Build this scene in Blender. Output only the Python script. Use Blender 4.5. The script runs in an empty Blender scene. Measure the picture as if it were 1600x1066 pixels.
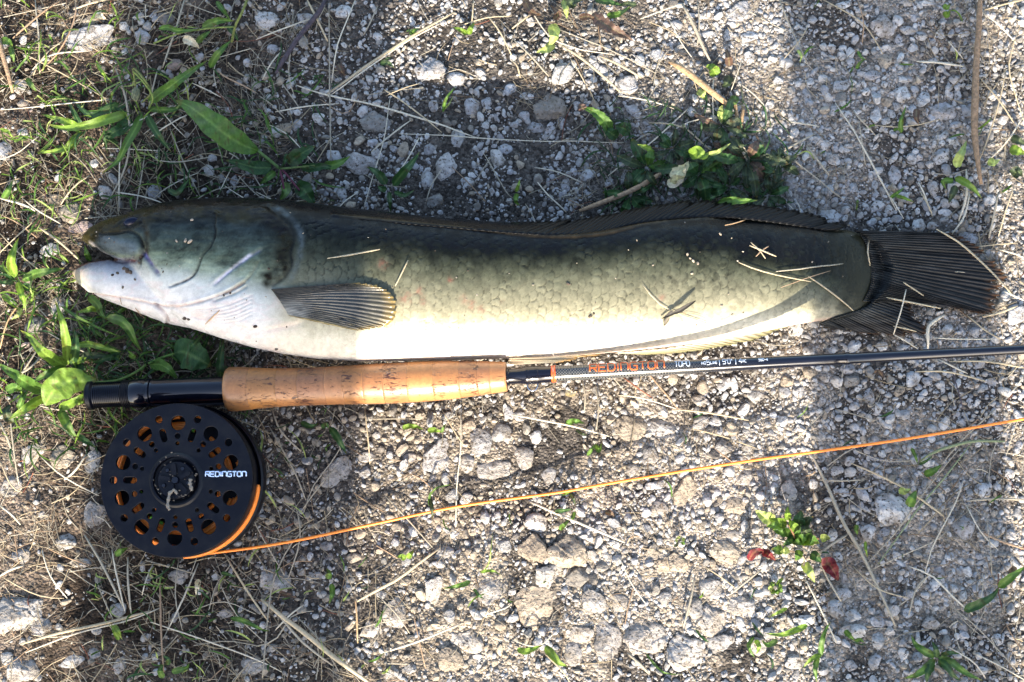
import bpy, bmesh, math, random
import numpy as np
from mathutils import Vector, Matrix
from mathutils.bvhtree import BVHTree
random.seed(7); RNG = np.random.RandomState(7)
S = bpy.context.scene; COL = S.collection; R = math.radians

# ------------------------------------------------------------------ camera, sky, sun, exposure
TILT = R(10.0); PX = 0.00036; LENS = 50.0; DIST = 1600*PX*LENS/36.0
cam = bpy.data.cameras.new('camera'); co = bpy.data.objects.new('camera', cam); COL.objects.link(co)
co.location = (0, -DIST*math.sin(TILT), DIST*math.cos(TILT)); co.rotation_euler = (TILT, 0, 0)
cam.lens = LENS; cam.sensor_width = 36; cam.clip_start = 0.01; cam.clip_end = 500
cam.dof.use_dof = True; cam.dof.focus_distance = DIST-0.035; cam.dof.aperture_fstop = 18
S.camera = co
SUN_EL, SUN_AZ = R(28), R(181)          # azimuth clockwise from +Y: the sun stands behind the photographer
w = bpy.data.worlds.new('World'); S.world = w; w.use_nodes = True
nt = w.node_tree; bg = nt.nodes['Background']; sk = nt.nodes.new('ShaderNodeTexSky')
sk.sky_type = 'NISHITA'; sk.sun_disc = False; sk.sun_elevation = SUN_EL; sk.sun_rotation = SUN_AZ
sk.air_density = 1.0; sk.dust_density = 2.0; sk.ozone_density = 1.0
nt.links.new(sk.outputs[0], bg.inputs[0]); bg.inputs[1].default_value = 0.15
sl = bpy.data.lights.new('sun', 'SUN'); so = bpy.data.objects.new('sun', sl); COL.objects.link(so)
sl.energy = 4.2; sl.angle = R(0.8); sl.color = (1.0, 0.90, 0.76)
sdir = Vector((math.sin(SUN_AZ)*math.cos(SUN_EL), math.cos(SUN_AZ)*math.cos(SUN_EL), math.sin(SUN_EL)))
so.rotation_euler = sdir.to_track_quat('Z', 'Y').to_euler(); so.location = sdir*5
S.view_settings.view_transform = 'Standard'; S.view_settings.look = 'None'
S.view_settings.exposure = 1.86; S.view_settings.gamma = 1.0; S.view_settings.use_curve_mapping = False
S.render.engine = 'CYCLES'

# ------------------------------------------------------------------ helpers
ct, st = math.cos(TILT), math.sin(TILT)
def P(px, py, z=0.0):
    """point of the world that stands at height z under pixel (px,py) of the 1600 px photograph"""
    a = (np.asarray(px, float)-800)/1600*36; b = (533-np.asarray(py, float))/1600*36; c = -LENS
    dx = a; dy = b*ct-c*st; dz = b*st+c*ct
    k = (z-DIST*ct)/dz
    return np.stack([dx*k, -DIST*st+dy*k, np.zeros_like(dx*k)+z], -1)
def V(px, py, z=0.0): return Vector(P(px, py, z).tolist())
def PROJ(p):
    p = np.asarray(p, float); x = p[..., 0]; y = p[..., 1]+DIST*st; z = p[..., 2]-DIST*ct
    cy = y*ct+z*st; cz = -y*st+z*ct
    return x/(-cz)*LENS/36*1600+800, 533-cy/(-cz)*LENS/36*1600
def K(px, py, z=0.0):
    return float(np.linalg.norm(P(px+1, py, z)-P(px, py, z)))
_perm = np.random.RandomState(3).permutation(256); _perm = np.concatenate([_perm, _perm]); _val = np.random.RandomState(4).rand(256)*2-1
def noise(x, y, sc=1.0, seed=0):
    x = np.asarray(x, float)/sc+seed*17.31; y = np.asarray(y, float)/sc+seed*5.77
    xi = np.floor(x).astype(int); yi = np.floor(y).astype(int); fx = x-xi; fy = y-yi
    fx = fx*fx*(3-2*fx); fy = fy*fy*(3-2*fy)
    def h(a, b): return _val[_perm[(_perm[a & 255]+b) & 255]]
    return (h(xi, yi)*(1-fx)+h(xi+1, yi)*fx)*(1-fy)+(h(xi, yi+1)*(1-fx)+h(xi+1, yi+1)*fx)*fy
def fbm(x, y, sc, oct=4, seed=0):
    s = 0; a = 1; t = 0
    for i in range(oct): s = s+a*noise(x, y, sc/2**i, seed+i); t += a; a *= .5
    return s/t
def mesh_np(name, verts, faces, mat, parent=None, col=None, smooth=True, n=None, link=True):
    """faces: (m,k) array or list of lists"""
    me = bpy.data.meshes.new(name)
    verts = np.asarray(verts, np.float32)
    if isinstance(faces, np.ndarray):
        m, k = faces.shape
        me.vertices.add(len(verts)); me.vertices.foreach_set('co', verts.ravel())
        me.loops.add(m*k); me.loops.foreach_set('vertex_index', faces.astype(np.int32).ravel())
        me.polygons.add(m); me.polygons.foreach_set('loop_start', np.arange(0, m*k, k, dtype=np.int32))
        me.update(calc_edges=True)
    else:
        me.from_pydata(verts.tolist(), [], faces); me.update()
    me.polygons.foreach_set('use_smooth', np.full(len(me.polygons), smooth))
    if col is not None:
        at = me.color_attributes.new('col', 'FLOAT_COLOR', 'POINT')
        c = np.ones((len(verts), 4), np.float32); c[:, :3] = col; at.data.foreach_set('color', c.ravel())
    if mat: me.materials.append(mat)
    o = bpy.data.objects.new(name, me)
    if link: COL.objects.link(o)
    if parent: o.parent = parent
    return o
def tag(o, label=None, cat=None, group=None, kind=None):
    if label: o['label'] = label
    if cat: o['category'] = cat
    if group: o['group'] = group
    if kind: o['kind'] = kind
    return o
def empty(name, loc, label, cat, group=None):
    o = bpy.data.objects.new(name, None); COL.objects.link(o); o.location = loc; o.empty_display_size = .01
    tag(o, label, cat, group); return o
def under(o, root):
    """parent a mesh written in world coordinates to a root without moving it"""
    o.parent = root; o.matrix_parent_inverse = Matrix.Translation(root.location).inverted(); return o
def spline(pts, n):
    """Catmull-Rom through pts, n samples"""
    p = np.asarray(pts, float)
    if len(p) == 2: return p[0]+(p[1]-p[0])*np.linspace(0, 1, n)[:, None]
    q = np.vstack([2*p[0]-p[1], p, 2*p[-1]-p[-2]])
    d = np.r_[0, np.cumsum(np.linalg.norm(np.diff(p, axis=0), axis=1))]; u = np.linspace(0, d[-1], n)
    i = np.clip(np.searchsorted(d, u, side='right')-1, 0, len(p)-2); t = ((u-d[i])/np.maximum(d[i+1]-d[i], 1e-9))[:, None]
    a, b, c, e = q[i], q[i+1], q[i+2], q[i+3]
    return .5*((2*b)+(-a+c)*t+(2*a-5*b+4*c-e)*t*t+(-a+3*b-3*c+e)*t**3)
def tube(path, rad, sides=6, flat=1.0, caps=True, up=(0, 0, 1)):
    """swept tube; flat squeezes it along 'up'"""
    p = np.asarray(path, float); n = len(p); rad = np.zeros(n)+rad
    T = np.gradient(p, axis=0); T /= np.linalg.norm(T, axis=1)[:, None]+1e-12
    upv = np.asarray(up, float); B = np.cross(T, upv); B /= np.linalg.norm(B, axis=1)[:, None]+1e-12; N = np.cross(B, T)
    a = np.linspace(0, 2*math.pi, sides, endpoint=False)
    v = p[:, None]+rad[:, None, None]*(np.cos(a)[None, :, None]*B[:, None]+flat*np.sin(a)[None, :, None]*N[:, None])
    v = v.reshape(-1, 3); f = []
    for i in range(n-1):
        for j in range(sides):
            k = (j+1) % sides; f.append([i*sides+j, i*sides+k, (i+1)*sides+k, (i+1)*sides+j])
    if caps: f.append(list(range(sides))[::-1]); f.append([(n-1)*sides+j for j in range(sides)])
    return v, f
class Bag:
    def __init__(s): s.v = []; s.f = []; s.c = []; s.n = 0
    def add(s, v, f, c=None):
        v = np.asarray(v, float); s.v.append(v); s.f += [[i+s.n for i in q] for q in f]; s.n += len(v)
        if c is not None: s.c.append(np.zeros((len(v), 3))+np.asarray(c))
    def obj(s, name, mat, parent=None, smooth=True):
        return mesh_np(name, np.vstack(s.v), s.f, mat, parent, np.vstack(s.c) if s.c else None, smooth)

# ------------------------------------------------------------------ materials
def newmat(name):
    m = bpy.data.materials.new(name); m.use_nodes = True
    return m, m.node_tree, m.node_tree.nodes['Principled BSDF']
def pmat(name, col, rough=.5, spec=.5, metal=0, coat=0, coatr=.1, sheen=0):
    m, t, b = newmat(name); b.inputs['Base Color'].default_value = (*col, 1); b.inputs['Roughness'].default_value = rough
    b.inputs['Specular IOR Level'].default_value = spec; b.inputs['Metallic'].default_value = metal
    b.inputs['Coat Weight'].default_value = coat; b.inputs['Coat Roughness'].default_value = coatr
    return m
def N(t, kind, **kw):
    n = t.nodes.new(kind)
    for k, v in kw.items():
        if k in n.inputs.keys(): n.inputs[k].default_value = v
        else: setattr(n, k, v)
    return n
def add_relief(m, scale, dist, strength=.6, detail=4, colvar=0, rough_var=0, stretch=None):
    """fine noise: bump plus a little colour variation"""
    t = m.node_tree; b = t.nodes['Principled BSDF']; L = t.links.new
    g = N(t, 'ShaderNodeNewGeometry'); src = g.outputs['Position']
    if stretch:
        mp = N(t, 'ShaderNodeMapping'); mp.inputs['Scale'].default_value = stretch; L(src, mp.inputs[0]); src = mp.outputs[0]
    nz = N(t, 'ShaderNodeTexNoise', Scale=scale, Detail=detail, Roughness=.65); L(src, nz.inputs['Vector'])
    bp = N(t, 'ShaderNodeBump', Strength=strength, Distance=dist); L(nz.outputs['Fac'], bp.inputs['Height']); L(bp.outputs[0], b.inputs['Normal'])
    if colvar:
        inp = b.inputs['Base Color']; mx = N(t, 'ShaderNodeMix', data_type='RGBA', blend_type='MULTIPLY'); mx.inputs[0].default_value = 1
        rp = N(t, 'ShaderNodeMapRange'); rp.inputs[1].default_value = .3; rp.inputs[2].default_value = .7
        rp.inputs[3].default_value = 1-colvar; rp.inputs[4].default_value = 1+colvar; L(nz.outputs['Fac'], rp.inputs[0])
        if inp.is_linked: L(inp.links[0].from_socket, mx.inputs[6])
        else: mx.inputs[6].default_value = inp.default_value
        L(rp.outputs[0], mx.inputs[7]); L(mx.outputs[2], inp)
    return m
def attmat(name, rough=.6, spec=.5, coat=0, coatr=.1, src='col'):
    m, t, b = newmat(name)
    if src == 'obj': o = N(t, 'ShaderNodeObjectInfo').outputs['Color']
    else: o = N(t, 'ShaderNodeAttribute', attribute_name=src).outputs['Color']
    t.links.new(o, b.inputs['Base Color']); b.inputs['Roughness'].default_value = rough
    b.inputs['Specular IOR Level'].default_value = spec; b.inputs['Coat Weight'].default_value = coat; b.inputs['Coat Roughness'].default_value = coatr
    return m
def translucent(m, amount, boost=1.6):
    t = m.node_tree; b = t.nodes['Principled BSDF']; out = t.nodes['Material Output']; L = t.links.new
    tr = N(t, 'ShaderNodeBsdfTranslucent'); mx = N(t, 'ShaderNodeMixShader'); mx.inputs[0].default_value = amount
    mu = N(t, 'ShaderNodeMix', data_type='RGBA', blend_type='MULTIPLY'); mu.inputs[0].default_value = 1; mu.inputs[7].default_value = (boost, boost, boost*.6, 1)
    L(b.inputs['Base Color'].links[0].from_socket, mu.inputs[6]); L(mu.outputs[2], tr.inputs[0])
    L(b.outputs[0], mx.inputs[1]); L(tr.outputs[0], mx.inputs[2]); L(mx.outputs[0], out.inputs[0]); return m
M = {}
M['stone'] = add_relief(attmat('stone', .9, .2, src='obj'), 330, .0024, 1, 8, .34)
M['gravel'] = add_relief(attmat('gravel', .9, .2), 500, .0012, .9, 6, .3)
M['soil'] = add_relief(attmat('soil', .95, .1), 900, .0012, .9, 6, .35)
M['straw'] = add_relief(attmat('straw', .6, .4, src='obj'), 900, .0003, .5, 3, .25, stretch=(1, 1, 1))
M['litter'] = add_relief(attmat('litter', .65, .35), 900, .0003, .5, 3, .25)
M['leaf'] = translucent(add_relief(attmat('leaf', .50, .25), 700, .0003, .5, 3, .18), .22)
M['bark'] = add_relief(attmat('bark', .85, .25, src='obj'), 600, .0012, .9, 5, .4)
def cells(m, sc, dist, lo_, hi_):
    t = m.node_tree; b = t.nodes['Principled BSDF']; L = t.links.new; g = N(t, 'ShaderNodeNewGeometry')
    nz = N(t, 'ShaderNodeTexNoise', Scale=sc*.7, Detail=2); L(g.outputs['Position'], nz.inputs['Vector'])
    va = N(t, 'ShaderNodeVectorMath', operation='MULTIPLY_ADD'); L(nz.outputs['Color'], va.inputs[0]); va.inputs[1].default_value = (.6/sc,)*3; L(g.outputs['Position'], va.inputs[2])
    vo = N(t, 'ShaderNodeTexVoronoi', Scale=sc, Randomness=1); L(va.outputs[0], vo.inputs['Vector'])
    sp_ = N(t, 'ShaderNodeSeparateColor'); L(vo.outputs['Color'], sp_.inputs[0])
    rp = N(t, 'ShaderNodeMapRange'); rp.inputs[3].default_value = lo_; rp.inputs[4].default_value = hi_; L(sp_.outputs[0], rp.inputs[0])
    pw = N(t, 'ShaderNodeMath', operation='POWER'); L(rp.outputs[0], pw.inputs[0]); pw.inputs[1].default_value = 1.6
    inp = b.inputs['Base Color']; mx = N(t, 'ShaderNodeMix', data_type='RGBA', blend_type='MULTIPLY'); mx.inputs[0].default_value = 1
    L(inp.links[0].from_socket, mx.inputs[6]); L(pw.outputs[0], mx.inputs[7]); L(mx.outputs[2], inp)
    bp = N(t, 'ShaderNodeBump', Strength=.9, Distance=dist); bp.invert = True; L(vo.outputs['Distance'], bp.inputs['Height'])
    L(b.inputs['Normal'].links[0].from_socket, bp.inputs['Normal']); L(bp.outputs[0], b.inputs['Normal'])
cells(M['soil'], 620, .0016, .62, 1.42)
def blotch(m, sc, col, amt):
    """dust and lichen patches"""
    t = m.node_tree; b = t.nodes['Principled BSDF']; L = t.links.new; inp = b.inputs['Base Color']; g = N(t, 'ShaderNodeNewGeometry')
    nz = N(t, 'ShaderNodeTexNoise', Scale=sc, Detail=6, Roughness=.7); L(g.outputs['Position'], nz.inputs['Vector'])
    rp = N(t, 'ShaderNodeMapRange'); rp.inputs[1].default_value = .45; rp.inputs[2].default_value = .62; rp.inputs[4].default_value = amt; L(nz.outputs['Fac'], rp.inputs[0])
    mx = N(t, 'ShaderNodeMix', data_type='RGBA', blend_type='MIX'); L(rp.outputs[0], mx.inputs[0]); L(inp.links[0].from_socket, mx.inputs[6]); mx.inputs[7].default_value = (*col, 1); L(mx.outputs[2], inp)
blotch(M['stone'], 130, (.20, .165, .125), .75); blotch(M['gravel'], 150, (.20, .17, .13), .6)
def speckle(m, sc, thr, dark):
    """dark pits of the weathered limestone"""
    t = m.node_tree; b = t.nodes['Principled BSDF']; L = t.links.new; inp = b.inputs['Base Color']; src = inp.links[0].from_socket
    g = N(t, 'ShaderNodeNewGeometry'); nz = N(t, 'ShaderNodeTexNoise', Scale=sc, Detail=3, Roughness=.7); L(g.outputs['Position'], nz.inputs['Vector'])
    rp = N(t, 'ShaderNodeMapRange'); rp.inputs[1].default_value = thr; rp.inputs[2].default_value = thr+.06; L(nz.outputs['Fac'], rp.inputs[0])
    mx = N(t, 'ShaderNodeMix', data_type='RGBA', blend_type='MIX'); L(rp.outputs[0], mx.inputs[0]); L(src, mx.inputs[6]); mx.inputs[7].default_value = (*dark, 1)
    L(mx.outputs[2], inp)
speckle(M['stone'], 520, .57, (.085, .07, .055)); speckle(M['gravel'], 560, .60, (.12, .10, .08))
M['fish'] = add_relief(attmat('fish_skin', .31, .14, .0, .15), 1500, .0002, .4, 3, .10)
def wet(m, lo_, hi_, sc):
    """slime: gloss that varies in patches"""
    t = m.node_tree; b = t.nodes['Principled BSDF']; g = N(t, 'ShaderNodeNewGeometry'); nz = N(t, 'ShaderNodeTexNoise', Scale=sc, Detail=5, Roughness=.7); t.links.new(g.outputs['Position'], nz.inputs['Vector'])
    rp = N(t, 'ShaderNodeMapRange'); rp.inputs[1].default_value = .4; rp.inputs[2].default_value = .62; rp.inputs[3].default_value = lo_; rp.inputs[4].default_value = hi_; t.links.new(nz.outputs['Fac'], rp.inputs[0]); t.links.new(rp.outputs[0], b.inputs['Roughness'])
wet(M['fish'], .17, .45, 160)
M['fin'] = add_relief(attmat('fin_skin', .26, .45, .25, .10), 1500, .0002, .3, 3, .10)
M['fin_dark'] = add_relief(attmat('dark_fin_skin', .34, .16, .0, .2), 1500, .0002, .4, 3, .2)
M['eye'] = pmat('eye', (.004, .006, .018), .2, .2)
M['black'] = add_relief(pmat('black_metal', (.0013, .0019, .0055), .40, .18, coat=.06, coatr=.3), 2500, .00008, .3, 3, .3)
blotch(M['black'], 90, (.020, .019, .018), .30)
M['gloss'] = pmat('black_gloss', (.003, .0035, .008), .14, .4, coat=.2, coatr=.05)
M['wire'] = pmat('steel_wire', (.55, .57, .62), .2, .5, metal=1)
M['orange'] = add_relief(pmat('orange_line', (0.9, .24, .025), .42, .5), 2500, .0001, .3, 2, .12)
M['green'] = pmat('green_line', (.20, .55, .05), .5)
M['wrap'] = pmat('orange_thread', (.75, .10, .015), .3, .5, coat=.5)
M['print_w'] = pmat('white_print', (.62, .68, .75), .5)
M['print_o'] = pmat('orange_print', (.80, .13, .015), .4)
M['pale_blue'] = pmat('pale_print', (.50, .62, .85), .5)

# ------------------------------------------------------------------ ground
def smooth(a, b, x): x = np.clip((x-a)/(b-a), 0, 1); return x*x*(3-2*x)
def regions(px, py):
    """0..1 weights: humus (dark brown left), grit (dusty bright gravel), by place"""
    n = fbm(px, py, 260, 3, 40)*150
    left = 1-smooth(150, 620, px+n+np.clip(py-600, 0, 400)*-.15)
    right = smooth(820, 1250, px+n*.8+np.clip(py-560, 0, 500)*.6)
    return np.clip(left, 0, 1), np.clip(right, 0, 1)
def gh(x, y):
    """ground height"""
    px, py = 800+x/PX, 533-y/PX
    L, Rr = regions(px, py)
    a = .0030*fbm(x, y, .07, 3, 1)+(.0022-.0008*Rr)*fbm(x, y, .016, 3, 5)+.0010*fbm(x, y, .005, 3, 9)
    low = smooth(650, 760, py)*(1-smooth(1150, 1300, px))*smooth(350, 520, px)      # rubbly ground below the line
    return a+low*.0022*fbm(x, y, .022, 3, 21)-.001
def axis_coords(lo, hi, step, far):
    m = list(np.arange(lo, hi+step/2, step)); a = []; d = step; x = lo
    while x > -far: d *= 1.14; x -= d; a.append(x)
    b = []; d = step; x = m[-1]
    while x < far: d *= 1.14; x += d; b.append(x)
    return np.array(a[::-1]+m+b)
gx = axis_coords(-.33, .33, .0017, 60); gy = axis_coords(-.225, .27, .0017, 60)
X, Y = np.meshgrid(gx, gy); Z = gh(X, Y)
far = np.maximum(np.abs(X), np.abs(Y)); Z = Z+np.where(far > .6, .02*fbm(X, Y, .9, 3, 70)*np.clip((far-.6)/2, 0, 3), 0)
px, py = 800+X/PX, 533-Y/PX
Xs, Ys = np.clip(X, -.9, .9), np.clip(Y, -.9, .9); L_, R_ = regions(px, py)
mid = fbm(X, Y, .03, 4, 31); fine = fbm(X, Y, .006, 3, 33)
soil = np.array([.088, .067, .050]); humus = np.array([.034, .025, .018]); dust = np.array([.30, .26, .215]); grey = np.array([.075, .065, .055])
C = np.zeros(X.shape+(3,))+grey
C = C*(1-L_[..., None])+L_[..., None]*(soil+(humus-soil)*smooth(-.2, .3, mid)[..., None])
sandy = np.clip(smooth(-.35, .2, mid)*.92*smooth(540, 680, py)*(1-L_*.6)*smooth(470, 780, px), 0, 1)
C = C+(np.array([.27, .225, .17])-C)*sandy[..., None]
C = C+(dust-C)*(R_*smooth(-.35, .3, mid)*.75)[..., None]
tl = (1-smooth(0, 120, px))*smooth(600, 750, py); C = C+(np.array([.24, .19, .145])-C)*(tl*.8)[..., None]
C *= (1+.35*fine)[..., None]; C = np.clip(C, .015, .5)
ny, nx = X.shape; idx = np.arange(nx*ny).reshape(ny, nx)
F = np.stack([idx[:-1, :-1], idx[:-1, 1:], idx[1:, 1:], idx[1:, :-1]], -1).reshape(-1, 4)
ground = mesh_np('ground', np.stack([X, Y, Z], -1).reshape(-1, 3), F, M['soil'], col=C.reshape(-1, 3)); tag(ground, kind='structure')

# ------------------------------------------------------------------ landmarks and labels
LMARK = [(112, 428, 'the lower jaw tip', 1), (204, 340, "the fish's eye", 1), (330, 318, 'the fish head top', 1), (60, 420, 'the four-armed weed', 0),
 (600, 332, 'the fish back front', 1), (850, 335, 'the fish back middle', 1), (1080, 312, 'the dorsal fin', 1), (1330, 355, 'the rear dorsal fin', 1),
 (1490, 365, 'the tail fin top edge', 1), (1572, 440, 'the tail fin tip', 1), (1420, 522, 'the lower tail lobe', 1), (1200, 512, 'the anal fin', 1),
 (140, 618, 'the butt of the rod', 1), (276, 752, 'the reel', 1), (100, 600, 'the broad bright leaf', 0), (420, 635, 'the cork grip rear', 1), (600, 628, 'the cork grip middle', 1),
 (785, 612, 'the cork grip front', 1), (980, 582, 'the orange rod lettering', 1), (1140, 572, 'the white rod print', 1), (1350, 562, 'the bare black rod', 1), (1580, 548, 'the rod at right edge', 1),
 (1560, 664, 'the orange line near right edge', 1), (1270, 708, 'the right-central orange line', 1), (1000, 748, 'the mid photo orange line', 1), (750, 788, 'the left-central orange line', 1), (500, 838, 'the orange line near the reel', 1),
 (1235, 840, 'the red-leaved weed', 0), (1528, 150, 'the upright bark stick', 0), (465, 62, 'the dark curved twig', 0), (330, 200, 'the big plantain leaf', 0),
 (210, 170, 'the plantain rosette', 0), (1095, 130, 'the orange-brown stick', 0), (435, 262, 'the purple-stalked weed', 0), (608, 292, 'the five-leaved weed', 0), (970, 300, 'the split stick', 0),
 (800, 10, 'the top edge middle', 0), (20, 20, 'the top left corner', 0), (1580, 20, 'the top right corner', 0), (1250, 20, 'the top edge right half', 0), (20, 1046, 'the bottom left corner', 0),
 (1580, 1046, 'the bottom right corner', 0), (800, 1050, 'the bottom edge middle', 0), (400, 1050, 'the bottom edge left part', 0), (1200, 1050, 'the bottom edge right part', 0), (1340, 820, 'the long tan stalk', 0)]
def where(px, py):
    b = min(LMARK, key=lambda l: (l[0]-px)**2+(l[1]-py)**2); dx, dy = px-b[0], py-b[1]
    if abs(dx) < 14 and abs(dy) < 14: return 'right beside '+b[2]
    if abs(dx) > 2.2*abs(dy): r = 'right of' if dx > 0 else 'left of'
    elif abs(dy) > 2.2*abs(dx): r = 'below' if dy > 0 else 'above'
    else: r = ('lower ' if dy > 0 else 'upper ')+('right of' if dx > 0 else 'left of'); 
    return r+' '+b[2]
ORD = ['second', 'third', 'fourth', 'fifth', 'sixth', 'seventh', 'eighth', 'ninth', 'tenth', 'eleventh', 'twelfth']
PEND = {}
def later(o, look, px, py, cat, group):
    """label now by look and place; ties are told apart afterwards by their order"""
    o['category'] = cat; o['group'] = group; PEND.setdefault((look, where(px, py)), []).append((px, py, o))
def settle():
    for (look, wh), l in PEND.items():
        if len(l) == 1: l[0][2]['label'] = look+' '+wh; continue
        l.sort(key=lambda q: q[0]); n = len(l)
        for i, (a, b, o) in enumerate(l):
            w_ = 'leftmost' if i == 0 else 'rightmost' if i == n-1 else ORD[i-1]+' from left'
            o['label'] = '%s %s, %s' % (look, wh, w_)

# ------------------------------------------------------------------ the fish: outlines in photo pixels
FT = np.array([(128, 372), (133, 364), (142, 357), (165, 346), (200, 334), (225, 326), (260, 319), (300, 316), (350, 314), (400, 316), (450, 320), (500, 326), (560, 334), (640, 343), (700, 349), (780, 355), (860, 357),
               (940, 352), (1000, 345), (1100, 338), (1200, 344), (1300, 356), (1350, 362), (1392, 372)], float)
FB = np.array([(128, 378), (145, 386), (165, 395), (180, 402), (200, 414), (220, 432), (250, 470), (280, 500), (300, 513), (350, 530), (400, 545), (450, 556), (500, 563), (560, 567), (640, 567), (700, 566), (780, 563),
               (860, 560), (930, 555), (1000, 548), (1080, 538), (1130, 530), (1200, 515), (1250, 505), (1300, 498), (1340, 490), (1365, 478), (1392, 462)], float)
JT = np.array([(112, 423), (120, 415), (140, 410), (165, 407), (200, 404), (240, 400), (290, 420), (330, 460)], float)
JB = np.array([(112, 429), (120, 442), (150, 462), (200, 481), (235, 495), (262, 504), (290, 510), (330, 515)], float)
FTh = np.array([(112, .005), (128, .010), (145, .020), (170, .029), (200, .036), (250, .044), (320, .049), (420, .053), (600, .056), (800, .056), (950, .053), (1100, .045), (1200, .035), (1260, .026), (1310, .016), (1350, .0095), (1392, .004)])
FZ = .0035; ZM = .024
def loft(T, B, thf, xs, endcap=None, zc=0.0, na=72):
    rings = []
    t = np.interp(xs, T[:, 0], T[:, 1]); b = np.interp(xs, B[:, 0], B[:, 1])
    for x, ty, by in zip(xs, t, b):
        th = thf(x); a = np.linspace(0, 2*math.pi, na, endpoint=False); sc = 1.0
        if endcap and x > endcap[0]: sc = math.sqrt(max(0.0, 1-((x-endcap[0])/(endcap[1]-endcap[0]))**2))
        if x < xs[0]+14: sc = math.sqrt(max(.02, 1-((xs[0]+14-x)/14.5)**2))
        c = (ty+by)/2; h = (by-ty)/2*sc
        zm = min(ZM, th*.55+FZ)
        pt = P(x, c-h, zm); pb = P(x, c+h, zm); cen = (pt+pb)/2; hy = np.linalg.norm(pt-pb)/2
        ca, sa = np.cos(a), np.sin(a); ca = np.sign(ca)*np.abs(ca)**.92; sa = np.sign(sa)*np.abs(sa)**.92
        zc_ = FZ+th/2+zc
        rings.append(np.stack([np.full(na, cen[0]), cen[1]+hy*ca, np.maximum(zc_+th/2*sc*sa, FZ-.001)], -1))
    n = len(xs); v = np.vstack(rings); f = []
    for i in range(n-1):
        for j in range(na):
            k = (j+1) % na; f.append([i*na+j, i*na+k, (i+1)*na+k, (i+1)*na+j])
    f.append(list(range(na))[::-1]); f.append([(n-1)*na+j for j in range(na)])
    return v, f
thf = lambda x: float(np.interp(x, FTh[:, 0], FTh[:, 1]))
bag = Bag()
bag.add(*loft(FT, FB, thf, np.r_[np.arange(128, 150, 1.5), np.arange(150, 300, 4), np.arange(300, 1345, 9), np.arange(1345, 1391.5, 3)], (1325, 1392)))
bag.add(*loft(JT, JB, lambda x: min(thf(x)*.90, .029+.00008*(x-200)), np.r_[np.arange(112, 135, 1.5), np.arange(135, 330, 4)], (290, 331), zc=0))
raw = bag.obj('fish_raw', M['fish'])
md = raw.modifiers.new('r', 'REMESH'); md.mode = 'VOXEL'; md.voxel_size = .00063; md.use_smooth_shade = True
sm = raw.modifiers.new('s', 'SMOOTH'); sm.iterations = 10; sm.factor = .6
dg = bpy.context.evaluated_depsgraph_get(); ev = raw.evaluated_get(dg); me = bpy.data.meshes.new_from_object(ev)
nv = len(me.vertices); co_ = np.empty(nv*3, np.float32); me.vertices.foreach_get('co', co_); co_ = co_.reshape(-1, 3).astype(float)
no_ = np.empty(nv*3, np.float32); me.vertices.foreach_get('normal', no_); no_ = no_.reshape(-1, 3).astype(float)
bpy.data.objects.remove(raw)
U, W = PROJ(co_)                     # where each vertex stands over the outline above
back = no_[:, 2] < -.25
top = np.interp(U, FT[:, 0], FT[:, 1]); bot = np.interp(U, FB[:, 0], FB[:, 1])
bot = np.where(U < 300, np.maximum(bot, np.interp(U, JB[:, 0], JB[:, 1])), bot)
t = np.clip((W-top)/(bot-top), 0, 1)
th_ = np.arccos(1-2*t); A = th_/math.pi*300*(bot-top)/220
A = th_/math.pi*300
def ramp(t, stops):
    s = np.array([q[0] for q in stops]); c = np.array([q[1] for q in stops]); return np.stack([np.interp(t, s, c[:, i]) for i in range(3)], -1)
nz = fbm(U, W, 45, 3, 51)
tt = t+.05*nz+.03*fbm(U, W, 14, 3, 53)-(.035*smooth(850, 1030, U)+.15*smooth(1040, 1250, U)+.24*smooth(1220, 1370, U))*(1-.45*smooth(.6, 1, t))
body = ramp(tt, [(0, (.002, .002, .0015)), (.12, (.0035, .004, .002)), (.19, (.009, .010, .006)), (.26, (.028, .031, .019)), (.36, (.070, .073, .046)), (.50, (.135, .130, .085)), (.60, (.175, .165, .110)), (.70, (.26, .24, .16)), (.79, (.39, .36, .26)), (.88, (.52, .48, .38)), (1, (.54, .48, .41))])
head = ramp(t+.03*nz, [(0, (.004, .003, .001)), (.07, (.010, .008, .002)), (.12, (.017, .015, .006)), (.18, (.018, .025, .024)), (.30, (.040, .052, .040)), (.42, (.084, .105, .070)), (.52, (.185, .215, .155)), (.64, (.42, .44, .41)), (.75, (.52, .51, .48)), (1, (.56, .52, .47))])  # bluish band below the dark crown is sky reflection painted into the skin colour
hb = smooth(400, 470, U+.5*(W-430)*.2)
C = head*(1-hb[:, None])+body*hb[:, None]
# lower jaw: white, with painted shading that darkens up to its dark lip
jaw = (W > np.interp(U, JT[:, 0], JT[:, 1])-2) & (U < 235)
jw = jaw*(1-smooth(180, 250, U-(W-410)*.4)); jc = ramp(np.clip((W-405)/60, 0, 1), [(0, (.10, .095, .10)), (.15, (.22, .23, .25)), (.5, (.42, .42, .41)), (1, (.53, .50, .46))])
C = C+(jc-C)*jw[:, None]
tip = np.exp(-((U-112)/13)**2); C = C+(np.array([.28, .23, .075])-C)*(np.exp(-((U-112)/18)**2)*.9*(U < 160))[:, None]
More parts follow.
